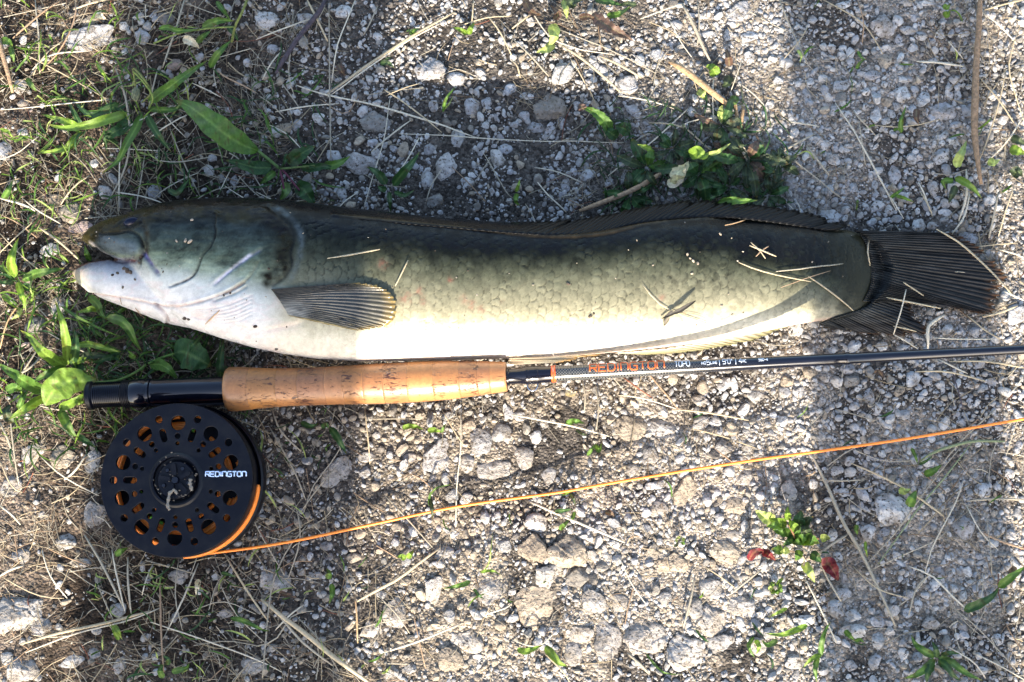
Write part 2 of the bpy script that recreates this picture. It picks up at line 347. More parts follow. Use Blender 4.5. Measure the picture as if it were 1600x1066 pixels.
# snout and upper jaw: dark olive with a grey-blue cheek plate
snw = (1-smooth(195, 235, U))*(1-jaw.astype(float)); C = C+(np.array([.017, .014, .004])-C)*(snw*.92*(W < np.interp(U, [128, 230], [385, 350])))[:, None]
def seg_dist(px, py, pts):
    d = np.full(len(px), 1e9); side = np.zeros(len(px)); pr = np.zeros(len(px)); L = 0; tot = sum(math.dist(a, b) for a, b in zip(pts, pts[1:]))
    for a, b in zip(pts, pts[1:]):
        ax, ay = a; bx, by = b; l2 = (bx-ax)**2+(by-ay)**2; u = np.clip(((px-ax)*(bx-ax)+(py-ay)*(by-ay))/l2, 0, 1)
        qx, qy = px-(ax+u*(bx-ax)), py-(ay+u*(by-ay)); q = np.hypot(qx, qy); m = q < d
        d[m] = q[m]; side[m] = np.sign((bx-ax)*qy-(by-ay)*qx)[m]; pr[m] = ((L+u*math.sqrt(l2))/tot)[m]; L += math.sqrt(l2)
    return d, side, pr
disp = np.zeros(nv)
def groove(pts, wpx, depth, col, cw=None, amt=.8, lip=0, lipside=1):
    global C, disp
    pts = [tuple(q) for q in spline(pts, 26)]
    d, s, pr = seg_dist(U, W, pts); d = np.where(back, 1e3, d)
    disp -= depth*np.exp(-(d/wpx)**2)
    if lip: disp += lip*np.exp(-((d-wpx*1.8)/(wpx*1.6))**2)*(s == lipside)
    k = np.exp(-(d/(cw or wpx))**2)*amt*np.clip(np.minimum(pr, 1-pr)*12+.3, 0, 1)
    k = np.clip(k*(.85+.6*fbm(U, W, 9, 2, 111)), 0, 1); C = C+(np.array(col)-C)*k[:, None]
olive = (.030, .028, .012); dk = (.009, .009, .007)
# gill cover rear rim, then the grey-blue strip behind it
groove([(415, 330), (436, 350), (446, 372), (441, 398), (440, 418), (425, 432), (405, 442)], 20, 0, (.010, .0075, .0015), 16, 1.0)
groove([(419, 322), (440, 341), (456, 358), (459, 376), (454, 394), (456, 414), (446, 432), (428, 446)], 3.4, .0005, dk, 2.6, .9, .0001, 1)
groove([(428, 322), (452, 338), (469, 362), (469, 392), (462, 418), (452, 438)], 8, .0003, (.12, .15, .16), 5, .38)
groove([(336, 334), (335, 353), (337, 363), (330, 384), (317, 399), (310, 417), (304, 429), (290, 439), (266, 448)], 1.8, .0009, dk, 2.0, .9, .0003, -1)
groove([(407, 391), (384, 406), (359, 424), (336, 444)], 2.6, .0008, (.10, .11, .13), 2.2, .7, .0004, 1)
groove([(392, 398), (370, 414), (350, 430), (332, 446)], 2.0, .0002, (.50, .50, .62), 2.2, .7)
groove([(403, 411), (389, 434), (366, 450), (348, 460)], 2.4, .0008, (.16, .15, .10), 2, .6)
groove([(384, 448), (372, 456), (352, 464), (334, 470)], 2.4, .0010, (.20, .17, .12), 2, .6)
groove([(131, 458), (181, 465), (219, 471), (242, 476), (272, 480), (308, 473), (333, 465), (359, 455), (381, 442)], 2.2, .0010, (.42, .28, .22), 1.8, .6, .0005, -1)
groove([(242, 476), (255, 488), (262, 500), (261, 506)], 2.4, .0014, (.36, .26, .24), 2.2, .6, .0006, 1)
for k in range(6): groove([(268+k*6, 481+k*3), (310+k*5, 484+k*4), (352+k*3, 478+k*5), (392, 462+k*6)], 1.8, .00045, (.50, .38, .34), 1.3, .35)
groove([(470, 505), (440, 512), (400, 516), (360, 506)], 4, .0004, (.66, .50, .40), 5, .45)
# maxilla plate and the dark fold round it
mx = [(158, 366), (181, 364), (199, 361), (214, 368), (221, 381), (221, 398), (213, 405)]
d, s, pr = seg_dist(U, W, [(164, 378), (185, 385), (206, 388)]); pl = np.exp(-(d/13)**4)*(~back); C = C+(np.array([.045, .058, .066])-C)*(pl*.9)[:, None]; disp += .0010*pl
groove(mx, 2.6, .0016, (.006, .006, .004), 3, 1)
groove([(224, 350), (229, 368), (229, 388), (223, 402)], 4.5, .0006, (.016, .011, .004), 5.5, 1)
groove([(216, 402), (219, 408), (218, 415)], 2.6, .0005, (.010, .008, .006), 2.6, .95)
groove([(150, 388), (168, 400), (186, 408), (212, 409)], 2.4, .0012, (.10, .035, .035), 2.6, .9)
groove([(118, 424), (122, 434), (130, 444), (150, 456)], 2.0, .0003, (.26, .24, .16), 2.5, .5)
groove([(222, 395), (232, 408), (247, 428)], 3.5, .0012, (.07, .065, .13), 3.6, .95)
groove([(141, 378), (151, 386), (164, 395), (181, 404), (197, 407)], 2.2, -.0006, (.52, .46, .42), 2.2, .8)
groove([(143, 366), (160, 360), (185, 353)], 2.0, .0005, dk, 2.4, .8)
d, s, pr = seg_dist(U, W, [(120, 422), (135, 414), (150, 411), (175, 409), (198, 411)]); C = C+(np.array([.085, .085, .115])-C)*(np.exp(-(d/5.5)**2)*.95*(.6+.5*fbm(U, W, 6, 2, 115)))[:, None]
low_in = (U < 215) & (W > np.interp(U, [128, 165, 200, 215], [380, 399, 408, 408])) & (W < np.interp(U, [112, 140, 165, 200], [424, 411, 407, 405])) ; C[low_in] = (.10, .045, .035)
groove([(188, 350), (200, 340), (216, 339), (221, 347), (208, 355), (190, 354)], 3, .0005, (.008, .007, .004), 4, 1)
# dorsal stripe
groove([(520, 336), (600, 344), (700, 354), (800, 365), (880, 370), (950, 364), (1000, 352), (1090, 340), (1150, 342)], 3, -.0006, (.055, .038, .019), 3.0, .8)
# scales
dxs, dys, rr = 12.4, 14.6, 10.1
wu = U+3.2*fbm(U, W, 40, 2, 61); wa = A+3.0*fbm(U, W, 40, 2, 64)+.00*U
best = np.full(nv, 1e9); bd = np.zeros(nv); bid = np.zeros(nv); bx = np.zeros(nv)
ci = np.round(wu/dxs)
for i in (-1, 0, 1):
    c = ci+i; off = (c % 2)*dys/2; r0 = np.round((wa-off)/dys)
    for j in (-1, 0, 1):
        r = r0+j; jit = np.sin(c*12.9+r*78.2)*43758.5; jit = jit-np.floor(jit); jt2 = np.sin(c*39.3+r*11.1)*24634.6; jt2 = jt2-np.floor(jt2)
        cx = c*dxs+(jit-.5)*3.4; cy = r*dys+off+(jt2-.5)*3.4; q = np.hypot((wu-cx)/1.0, (wa-cy)/1.0)
        inside = q < rr*(.93+.14*jit); m = inside & (cx < best)
        best[m] = cx[m]; bd[m] = (q/rr)[m]; bid[m] = jit[m]; bx[m] = ((wu-cx)/rr)[m]
none = best > 1e8; bd[none] = 1; bx[none] = -1
bx = np.clip(bx, -1, 1)
area = smooth(454, 470, U-(W-380)*.05)*(1-smooth(1330, 1365, U))*smooth(.03, .12, t)*(1-smooth(.93, .99, t)*.8)
pz = 1-smooth(.60, .85, t)*smooth(430, 620, 1050-U)   # smooth belly skin under the pectoral fin
area = area*np.where((U < 640) & (t > .62), pz, 1)*(~back)
edge = smooth(.84, .99, bd)*smooth(-.35, .1, bx)*(.45+.75*smooth(-.35, .25, fbm(U, W, 18, 3, 87)))
disp += area*(.00024*(bx*.5+.2)-.00030*edge)*(.6+.8*smooth(-.3, .3, fbm(U, W, 30, 2, 88)))
tone = 1+(bid-.5)*.22+.10*(-bx)+.22*fbm(U, W, 5, 3, 86)
C = C*(1+area[:, None]*(tone[:, None]-1))
lum = .43-.16*smooth(.55, .85, t)
C = C*(1-(area*edge*lum)[:, None])
# pale centres on the dark upper flank
C = C+(np.array([.060, .068, .055])-C)*(area*(1-smooth(.2, .8, bd))*.13*(t < .36)*(t > .1)*smooth(.3, .7, bid))[:, None]
for (a, b, r_, s_) in [(634, 466, 8, .6), (655, 455, 6, .45), (660, 470, 6, .4), (600, 414, 7, .5), (737, 477, 6, .7), (725, 468, 6, .4), (752, 484, 5, .5), (785, 470, 3, .6), (704, 437, 4, .5), (1130, 497, 6, .5), (1034, 465, 5, .3)]:
    q = np.exp(-((U-a)**2+(W-b)**2)/r_**2)*s_*.8*(.5+1.1*fbm(U, W, 5, 3, 5)); C = C+(np.array([.25, .05, .04])-C)*np.clip(q*1.3, 0, 1)[:, None]
q = np.exp(-((U-1018)**2/60+(W-529)**2/12)); C = C+(np.array([.50, .46, .08])-C)*(q*.6)[:, None]
# pinkish rim low on the belly, mottling, speckles
C = C+(np.array([.50, .33, .27])-C)*(smooth(.965, 1.0, t)*.55*(U > 560))[:, None]
C *= (1+.16*fbm(U, W, 9, 3, 77)+.10*fbm(U, W, 3.5, 2, 79))[:, None]
hm = (1-smooth(430, 475, U))*(1-smooth(.45, .62, t)); C *= (1+hm*(.95*fbm(U, W*1.6, 34, 4, 101)+.45*fbm(U*.5, W*1.8, 7, 3, 103)+.25*noise(U, W, 2.2, 113)))[:, None]; disp += hm*.00035*fbm(U*.7, W*1.4, 9, 3, 105)
vein = (1-smooth(.03, .10, np.abs(fbm(U*.6, W*1.3, 24, 4, 107))))*(1-smooth(400, 520, U))*smooth(.55, .7, t); C = C+(np.array([.55, .36, .34])-C)*(vein*.22)[:, None]
mott = smooth(.15, .5, fbm(U, W, 26, 3, 81))*smooth(.5, .2, t) if False else smooth(.12, .5, fbm(U, W, 22, 3, 81))*(1-smooth(.25, .5, t)); C *= (1-.45*mott)[:, None]; m2 = smooth(.05, .4, fbm(U, W, 9, 3, 83))*smooth(900, 1150, U)*(1-smooth(.45, .75, t)); C *= (1-.5*m2)[:, None]
tail = smooth(1270, 1350, U); C = C*(1-.25*tail[:, None]); te = smooth(1285, 1352, U+30*fbm(U, W, 14, 3, 93)+.25*(W-430)*(W > 430)); C = C+(np.array([.009, .009, .008])-C)*(te*.92)[:, None]; C = C+(np.array([.040, .038, .018])-C)*(tail*.5)[:, None]
C = np.clip(C, .004, .85)
co_ += no_*disp[:, None]
me.vertices.foreach_set('co', co_.astype(np.float32).ravel()); me.update(); me.name = 'body'
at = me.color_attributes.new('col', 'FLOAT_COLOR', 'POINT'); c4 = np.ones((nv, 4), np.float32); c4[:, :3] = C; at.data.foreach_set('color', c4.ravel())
me.polygons.foreach_set('use_smooth', np.full(len(me.polygons), True))
if not me.materials: me.materials.append(M['fish'])
fish = empty('fish', V(750, 450, 0), 'long olive-backed fish with white belly lying on its side above the rod', 'fish')
bodyo = bpy.data.objects.new('body', me); COL.objects.link(bodyo); under(bodyo, fish)
polys = np.empty(len(me.loops), np.int32); me.loops.foreach_get('vertex_index', polys); polys = polys.reshape(-1, 4) if len(me.loops) == 4*len(me.polygons) else None
BV = BVHTree.FromPolygons([tuple(q) for q in co_.tolist()], [tuple(q) for q in polys.tolist()]) if polys is not None else BVHTree.FromPolygons([tuple(q) for q in co_.tolist()], [list(p.vertices) for p in me.polygons])
CAMP = Vector(co.location)
def hit(px, py, off=0.0, z=.004):
    """point on the fish under a pixel, lifted by off; else on the plane z"""
    tgt = V(px, py, 0); d = (tgt-CAMP).normalized(); loc, nrm, i, dist = BV.ray_cast(CAMP, d)
    if loc is None: return np.array(V(px, py, z))
    return np.array(loc+(nrm*.5+Vector((0, 0, .6))).normalized()*off)

# eye
e = hit(205, 346); sp = bmesh.new(); bmesh.ops.create_uvsphere(sp, u_segments=32, v_segments=20, radius=1)
for v in sp.verts: v.co = Vector((v.co.x*.0046, v.co.y*.0027, v.co.z*.0024))
eme = bpy.data.meshes.new('eye'); sp.to_mesh(eme); sp.free(); eme.polygons.foreach_set('use_smooth', np.full(len(eme.polygons), True)); eme.materials.append(M['eye'])
eo = bpy.data.objects.new('eye', eme); COL.objects.link(eo); eo.location = Vector(e.tolist())-Vector((0, 0, .0006)); eo.rotation_euler = (R(14), 0, R(12)); under(eo, fish)

def fin(name, root, tipc, nr, nu, zroot, ztip, colf, amp=.0004, onfish=False, mat='fin', wav=0, thick=.0005, bow=None, parent=fish, rag=2.0):
    """fan of rays between a root curve and a tip curve (photo pixels)"""
    nw = nr*6+1; a = spline(root, nw); b = spline(tipc, nw); V_ = []; Cc = []
    rj = [random.random()**2*(3.2 if random.random() < .25 else 1.2) for _ in range(nr+2)]; jag = np.array([rj[(i+3)//6]*1.4+.3*random.random() for i in range(nw)])
    for i in range(nw):
        w_ = i/(nw-1); ph = (i % 6)/6; rid = .5-.5*math.cos(2*math.pi*ph)
        bb = b[i]+(b[i]-a[i])/max(1, np.linalg.norm(b[i]-a[i]))*(-rag*(1-rid)-rag*.8*jag[i])
        for j in range(nu):
            u = j/(nu-1); q = a[i]+(bb-a[i])*u
            if bow: q = q+np.array(bow)*math.sin(math.pi*u)*(1-abs(2*w_-1)**2)
            zz = zroot+(ztip-zroot)*u if not callable(zroot) else zroot(u, w_)
            p = hit(q[0], q[1], .0006, zz) if onfish == 'root' else hit(q[0], q[1], zz, zz) if onfish else P(q[0], q[1], zz)
            p = np.array(p, float); p[2] += amp*(rid-.3)*(1-.3*u)+wav*math.sin(w_*9+u*3)
            V_.append(p); Cc.append(colf(u, w_, rid, q[0], q[1]))
    f = [[i*nu+j, (i+1)*nu+j, (i+1)*nu+j+1, i*nu+j+1] for i in range(nw-1) for j in range(nu-1)]
    o = mesh_np(name, V_, f, M[mat], col=np.clip(Cc, .004, 1)); sd = o.modifiers.new('s', 'SOLIDIFY'); sd.thickness = thick; sd.offset = -1
    return under(o, parent)
def lerp(a, b, t): return np.array(a)+(np.array(b)-np.array(a))*min(1, max(0, t))
def c_pect(u, w_, r, x, y):
    c = lerp((.020, .022, .018), (.034, .031, .019), u); c = lerp(c, (.014, .015, .014), .8*(1-w_)*(u < .8))
    c = lerp(c, (.30, .30, .27), min(1, max(0, (w_-.35)*2.0))*max(0, 1-u*3.2))
    if u > .88: c = lerp(c, (.15, .105, .03), (u-.88)/.12)
    if w_ > .93: c = lerp(c, (.20, .15, .05), (w_-.93)/.07)
    return c*(.72+.5*r)*(1+.5*float(noise(x*.4, y, 3, 8)))
fin('pectoral_fin', [(424, 452), (430, 460), (440, 474), (452, 494)], [(560, 443), (592, 449), (610, 458), (619, 472), (622, 486), (616, 500), (603, 510), (580, 514), (556, 516)], 20, 26,
    lambda u, w_: .0006+.0019*u, 0, c_pect, .0005, True, bow=(0, -5), thick=.0005, rag=1.2)
def c_dors(u, w_, r, x, y): return lerp((.003, .003, .0025), (.002, .002, .0025), u)*(.6+.8*r)*(1+.5*float(noise(x, y, 9, 4)))
droot = [(560, 342), (640, 350), (700, 355), (800, 364), (880, 368), (940, 362), (990, 350), (1060, 341), (1130, 340), (1200, 347), (1290, 361)]
dtip = [(625, 339), (705, 343), (790, 346), (880, 343), (940, 335), (990, 325), (1040, 316), (1100, 311), (1180, 318), (1265, 331), (1335, 355)]
dp = [hit(x, y) for x, y in droot]; dzr = spline([(i, float(p[2])) for i, p in enumerate(dp)], 60)[:, 1]
fin('dorsal_fin', droot, dtip, 70, 7, lambda u, w_: float(np.interp(w_, np.linspace(0, 1, 60), dzr))*(1-.28*u)+.0012*math.sin(math.pi*u)+.0004, 0, c_dors, .00032, mat='fin_dark', wav=.0002, rag=3.5)
def c_tail(u, w_, r, x, y):
    c = lerp((.012, .013, .012), (.009, .009, .009), u*1.4); c = c*(.4+1.3*r)*(1+.8*float(noise(x*.5, y*1.5, 9, 3)))
    if u > .93: c = lerp(c, (.08, .036, .014), (u-.93)/.07*.8)
    return c*(1+.5*float(noise(x*.3, y, 3, 6)))
fin('caudal_fin', [(1336, 360), (1350, 378), (1358, 405), (1361, 430), (1358, 450), (1348, 472)], [(1490, 364), (1516, 374), (1545, 396), (1574, 432), (1566, 452), (1560, 472), (1552, 491), (1510, 484), (1466, 473)], 34, 28,
    lambda u, w_: .0085*(1-u)+.0060+.0024*math.sin(w_*7+1)*u, 0, c_tail, .0006, 'root', mat='fin_dark', wav=.0005, rag=6)
o = fin('caudal_fin', [(1280, 505), (1300, 497), (1325, 489), (1350, 480), (1374, 462)], [(1310, 517), (1370, 523), (1425, 526), (1450, 523), (1444, 506), (1428, 488), (1420, 470)], 22, 20,
    lambda u, w_: .007*(1-u)+.0045, 0, c_tail, .0006, 'root', mat='fin_dark', wav=.0005, rag=6); o['label'] = 'lower tail lobe spread beside the main fan'
def c_anal(u, w_, r, x, y): return lerp((.34, .27, .20), (.13, .12, .06), u*1.3)*(.45+.8*r)
fin('anal_fin', [(960, 551), (1030, 545), (1090, 536), (1140, 527), (1190, 514), (1222, 508)], [(1012, 554), (1080, 549), (1130, 541), (1170, 533), (1205, 521), (1234, 509)], 20, 8, .010, .0045, c_anal, .0006)
def c_pelv(u, w_, r, x, y): return lerp(lerp((.40, .32, .22), (.14, .13, .10), u*1.4), (.30, .17, .05), max(0, u-.8)*4)*(.35+.9*r)*(1 if .12 < w_ else .7)
fin('pelvic_fin', [(812, 541), (806, 545), (804, 551), (806, 557)], [(900, 548), (938, 552), (932, 557), (892, 559)], 8, 20, lambda u, w_: .024*(1-u)+.012+.004*math.sin(3*u), 0, c_pelv, .0010, bow=(0, -4))
fin('pelvic_fin', [(800, 556), (796, 561), (794, 566), (798, 570)], [(880, 559), (905, 557), (900, 562), (865, 567)], 7, 16, lambda u, w_: .014*(1-u)+.008, 0, c_pelv, .0008)

# ------------------------------------------------------------------ the rod
AX = np.array([(120, 618.8), (140, 618), (355, 608.6), (470, 604.5), (600, 599.3), (700, 594), (790, 588.7), (870, 584), (1200, 566.8), (1600, 545.8), (3400, 452)])
def axz(x): return .0155+.0000305*(x-140)
def ax(x):
    return P(x, np.interp(x, AX[:, 0], AX[:, 1]), axz(x))
def axs(xs):
    ys = np.interp(xs, AX[:, 0], AX[:, 1]); k = np.array([1, 2, 3, 2, 1.])/9
    return np.array([P(x, y, axz(x)) for x, y in zip(xs, ys)])
def kx(x): return K(x, float(np.interp(x, AX[:, 0], AX[:, 1])), axz(x))
rod = empty('fly_rod', Vector(ax(355).tolist())*1.0, 'black fly rod with cork grip and perforated black reel, lying below the fish', 'fishing rod'); rod.location.z = 0
def lathe(name, prof, mat, sides=48, colf=None, parent=rod, smooth_=True):
    xs = np.array([p[0] for p in prof], float); rs = np.array([p[1]*kx(p[0]) for p in prof]); c = axs(xs)
    T = ax(xs[-1]+6)-ax(xs[0]-6); T /= np.linalg.norm(T); B = np.cross(T, (0, 0, 1)); B /= np.linalg.norm(B); Nn = np.cross(B, T)
    a = np.linspace(0, 2*math.pi, sides, endpoint=False)
    v = (c[:, None]+rs[:, None, None]*(np.cos(a)[None, :, None]*B+np.sin(a)[None, :, None]*Nn)).reshape(-1, 3); n = len(xs)
    f = [[i*sides+j, (i+1)*sides+j, (i+1)*sides+(j+1) % sides, i*sides+(j+1) % sides] for i in range(n-1) for j in range(sides)]
    f.append(list(range(sides))); f.append([(n-1)*sides+j for j in range(sides)][::-1])
    colr = None
    if colf: colr = np.array([colf(xs[i], j/sides) for i in range(n) for j in range(sides)])
    o = mesh_np(name, v, f, M[mat], col=colr, smooth=smooth_); m = o.modifiers.new('e', 'EDGE_SPLIT'); m.split_angle = R(40); return under(o, rod)
lathe('butt_cap', [(137.6, 12), (138, 20), (140, 22.5), (146, 22.5), (148, 20.5), (149.5, 19)], 'black')
pr = []
for i in range(15): x = 149.6+i*2.9; pr += [(x, 17.2), (x+.5, 20.2), (x+1.6, 20.2), (x+2.1, 17.2)]
lathe('threaded_barrel', pr+[(193, 18.6)], 'gloss')
pr = []
for i in range(5): x = 193.2+i*2.6; pr += [(x, 20.4), (x+.8, 21.2), (x+1.8, 21.2), (x+2.4, 20.4)]
lathe('knurled_ring', pr, 'black')
lathe('lock_ring', [(206.3, 19), (207, 22), (209, 22.7), (228, 22.7), (230, 21), (232, 21), (233, 22.5), (237, 22.5), (238.5, 20)], 'gloss')
lathe('reel_seat', [(238.6, 19), (239, 21.3), (243, 21.3), (244, 20.6), (300, 20.6), (356, 20.6)], 'gloss')
# cork: fourteen rings, each its own piece
M['cork'], t_, b_ = newmat('cork')
at_ = N(t_, 'ShaderNodeAttribute', attribute_name='col'); g_ = N(t_, 'ShaderNodeNewGeometry'); Lk = t_.links.new
n1 = N(t_, 'ShaderNodeTexNoise', Scale=520, Detail=5, Roughness=.7); Lk(g_.outputs['Position'], n1.inputs['Vector'])
mpp = N(t_, 'ShaderNodeMapping'); mpp.inputs['Scale'].default_value = (.40, 1.3, 1.3); Lk(g_.outputs['Position'], mpp.inputs[0])
n2 = N(t_, 'ShaderNodeTexNoise', Scale=640, Detail=4, Roughness=.65, Distortion=.8); Lk(mpp.outputs[0], n2.inputs['Vector'])
n3 = N(t_, 'ShaderNodeTexNoise', Scale=70, Detail=2); Lk(g_.outputs['Position'], n3.inputs['Vector'])
md_ = N(t_, 'ShaderNodeMath', operation='MULTIPLY_ADD'); Lk(n3.outputs['Fac'], md_.inputs[0]); md_.inputs[1].default_value = .55; Lk(n2.outputs['Fac'], md_.inputs[2])
cr = N(t_, 'ShaderNodeMapRange'); cr.inputs[1].default_value = .862; cr.inputs[2].default_value = .93; Lk(md_.outputs[0], cr.inputs[0])
v1 = N(t_, 'ShaderNodeMapRange'); v1.inputs[1].default_value = .3; v1.inputs[2].default_value = .7; v1.inputs[3].default_value = .78; v1.inputs[4].default_value = 1.2; Lk(n1.outputs['Fac'], v1.inputs[0])
ml = N(t_, 'ShaderNodeMix', data_type='RGBA', blend_type='MULTIPLY'); ml.inputs[0].default_value = 1; Lk(at_.outputs['Color'], ml.inputs[6]); Lk(v1.outputs[0], ml.inputs[7])
mk = N(t_, 'ShaderNodeMix', data_type='RGBA'); Lk(cr.outputs[0], mk.inputs[0]); Lk(ml.outputs[2], mk.inputs[6]); mk.inputs[7].default_value = (.075, .022, .010, 1)
Lk(mk.outputs[2], b_.inputs['Base Color']); b_.inputs['Roughness'].default_value = .38; b_.inputs['Coat Weight'].default_value = .25; b_.inputs['Coat Roughness'].default_value = .3
bm_ = N(t_, 'ShaderNodeBump', Strength=.8, Distance=.0006); bm_.invert = True; Lk(cr.outputs[0], bm_.inputs['Height']); Lk(bm_.outputs[0], b_.inputs['Normal'])
CR = np.array([(355.5, 31), (357, 33.8), (362, 35), (378, 34.3), (400, 32.3), (430, 30.2), (470, 29.4), (520, 30.0), (560, 31), (600, 32), (650, 32), (700, 30.6), (750, 27), (780, 24.2), (790, 23.4), (792, 22.4)])
seams = [355.5, 393, 437, 470, 512, 541, 572, 603, 640, 680, 720, 748, 767, 792]
for i, (a, b) in enumerate(zip(seams, seams[1:])):
    xs = np.unique(np.r_[a+.08, a+.5, np.linspace(a+3, b-3, 7), b-.5, b-.08])
    base = np.array([.34, .148, .050])*(1+random.uniform(-.16, .12)); base[2] *= random.uniform(.8, 1.25)
    prof = [(x, float(np.interp(x, CR[:, 0], CR[:, 1]))-(.22 if (j == 0 or j == len(xs)-1) else 0)) for j, x in enumerate(xs)]
    sd_ = random.random()*50
    lathe('cork_ring', prof, 'cork', 64, lambda x, q, base=base, sd_=sd_: base*(1+.12*math.sin(q*6.28*3+sd_)+.05*math.sin(x*.4+sd_)))
lathe('winding_check', [(792.2, 12.6), (792.6, 14.4), (795, 14.4), (796.2, 13)], 'gloss')
lathe('hosel', [(796.3, 12.2), (800, 12), (812, 12.4), (818, 13.4), (824, 14.4), (840, 14.4), (845, 13.2), (860, 12.8), (861.5, 12.8)], 'gloss')
lathe('thread_wrap', [(861.7, 12.8), (862, 13.2), (864, 13.2), (864.4, 12.9)], 'wrap')
lathe('thread_wrap', [(865.6, 12.9), (866, 13.2), (868.2, 13.2), (868.6, 12.6)], 'wrap')
# blank with woven carbon showing on its first length
M['blank'], t_, b_ = newmat('carbon_blank'); Lk = t_.links.new
g_ = N(t_, 'ShaderNodeNewGeometry'); ck = N(t_, 'ShaderNodeTexChecker', Scale=1300); Lk(g_.outputs['Position'], ck.inputs['Vector'])
at_ = N(t_, 'ShaderNodeAttribute', attribute_name='col'); mk = N(t_, 'ShaderNodeMix', data_type='RGBA', blend_type='MIX'); ck.inputs[1].default_value = (.010, .012, .018, 1); ck.inputs[2].default_value = (.11, .11, .10, 1)
Lk(at_.outputs['Color'], mk.inputs[0]); mk.inputs[6].default_value = (.003, .004, .010, 1); Lk(ck.outputs['Color'], mk.inputs[7]); Lk(mk.outputs[2], b_.inputs['Base Color'])
b_.inputs['Roughness'].default_value = .18; b_.inputs['Coat Weight'].default_value = .2; b_.inputs['Coat Roughness'].default_value = .06
bl = [(868.8, 11.9), (900, 11.8), (1000, 11.2), (1100, 10.3), (1200, 9.5), (1300, 9.0), (1318, 8.8), (1320, 9.6), (1326, 9.6), (1328, 8.6), (1400, 8.3), (1500, 7.8), (1600, 7.4), (1800, 6.8), (2100, 6), (2600, 4.6), (3300, 3)]
xs = np.unique(np.r_[np.array([b[0] for b in bl]), np.arange(870, 1120, 10)]); blp = np.array(bl)
lathe('blank', [(x, float(np.interp(x, blp[:, 0], blp[:, 1]))) for x in xs], 'blank', 40, lambda x, q: np.array([1, 1, 1.])*(1-smooth(1000, 1160, x))*.9)
# hook keeper wire
kc = ax(831); kk = kx(831)
loop = [(823, 597, .0), (824, 604, .2), (827, 609, .3), (832, 611, .3), (837, 609, .3), (840, 603, .2), (841, 596, 0)]
v, f = tube(spline([P(a, b, float(kc[2])-.001+c*.001) for a, b, c in loop], 26), .00032, 8); under(mesh_np('hook_keeper', v, f, M['wire']), rod)
for xx in (824.6, 839.6): lathe('keeper_foot', [(xx-1.8, 14.45), (xx-1.5, 14.8), (xx+1.5, 14.8), (xx+1.8, 14.45)], 'gloss')
# lettering, wrapped round the blank
GL = {'R': [[(0, 0), (0, 1), (1, 1), (1, .48), (.05, .48)], [(.5, .48), (1, 0)]], 'E': [[(1, 1), (0, 1), (0, 0), (1, 0)], [(0, .5), (.85, .5)]], 'D': [[(0, 0), (0, 1), (.72, 1), (1, .75), (1, .25), (.72, 0), (0, 0)]],
 'I': [[(.5, 0), (.5, 1)]], 'n': [[(0, 0), (0, 1), (.8, 1), (1, .8), (1, 0)]], 'G': [[(1, 1), (.2, 1), (0, .8), (0, .2), (.2, 0), (1, 0), (1, .5), (.5, .5)]], 'T': [[(0, 1), (1, 1)], [(.5, 1), (.5, 0)]],
 'O': [[(.2, 0), (0, .2), (0, .8), (.2, 1), (.8, 1), (1, .8), (1, .2), (.8, 0), (.2, 0)]], 'P': [[(0, 0), (0, 1), (1, 1), (1, .45), (0, .45)]], 'N': [[(0, 0), (0, 1), (1, 0), (1, 1)]], 'L': [[(0, 1), (0, 0), (1, 0)]],
 'C': [[(1, 1), (.2, 1), (0, .8), (0, .2), (.2, 0), (1, 0)]], '5': [[(1, 1), (0, 1), (0, .55), (.8, .55), (1, .4), (1, .15), (.8, 0), (0, 0)]], '9': [[(0, 0), (1, 0), (1, 1), (0, 1), (0, .5), (1, .5)]],
 '0': [[(.2, 0), (0, .2), (0, .8), (.2, 1), (.8, 1), (1, .8), (1, .2), (.8, 0), (.2, 0)]], '4': [[(.8, 0), (.8, 1), (0, .35), (1, .35)]], '|': [[(.5, -.2), (.5, 1.25)]], "'": [[(.5, 1), (.5, .7)]], '"': [[(.3, 1), (.3, .7)], [(.7, 1), (.7, .7)]],
 '-': [[(.1, .5), (.9, .5)]], '.': [[(.45, 0), (.55, .04)]], ' ': []}
def strokes(text, x0, x1, gap=.28):
    """letter strokes in x px, unit height"""
    ws = [{'I': .3, '|': .5, "'": .3, '"': .5, ' ': .5, '.': .3}.get(ch, 1.0) for ch in text]; tot = sum(ws)+gap*(len(ws)-1); sc = (x1-x0)/tot; x = x0; out = []
    for ch, w_ in zip(text, ws):
        for s_ in GL[ch]: out.append([(x+(a if w_ == 1 else (a-.5)*w_+w_/2)*sc*(w_ if w_ == 1 else 1), b) for a, b in s_])
        x += (w_+gap)*sc
    return out
def dense(s_, m=4):
    o = [s_[0]]
    for a, b in zip(s_, s_[1:]): o += [(a[0]+(b[0]-a[0])*k/m, a[1]+(b[1]-a[1])*k/m) for k in range(1, m+1)]
    return o
T_ = ax(1300)-ax(900); T_ /= np.linalg.norm(T_); B_ = np.cross(T_, (0, 0, 1)); B_ /= np.linalg.norm(B_); N_ = np.cross(B_, T_)   # B_ points to -y (down in photo)
def rodtext(text, x0, x1, yc, h, wd, mat):
    b = Bag()
    for s_ in strokes(text, x0, x1):
        q = dense(s_); pts = []
        for x, y in q:
            c = ax(x); k = kx(x); r_ = float(np.interp(x, blp[:, 0], blp[:, 1]))*k; off = (yc+(.5-y)*h)*k   # offset down from axis in m
            off = max(-.97*r_, min(.97*r_, off)); an = math.asin(off/r_); pts.append(c+(r_+.00004)*(math.sin(an)*B_+math.cos(an)*N_))
        pts = np.array(pts)
        if len(pts) < 2: continue
        v, f = tube(pts, wd*kx(x0), 6, .18, up=tuple(N_)); b.add(v, f)
    return under(b.obj('lettering', M[mat]), rod)
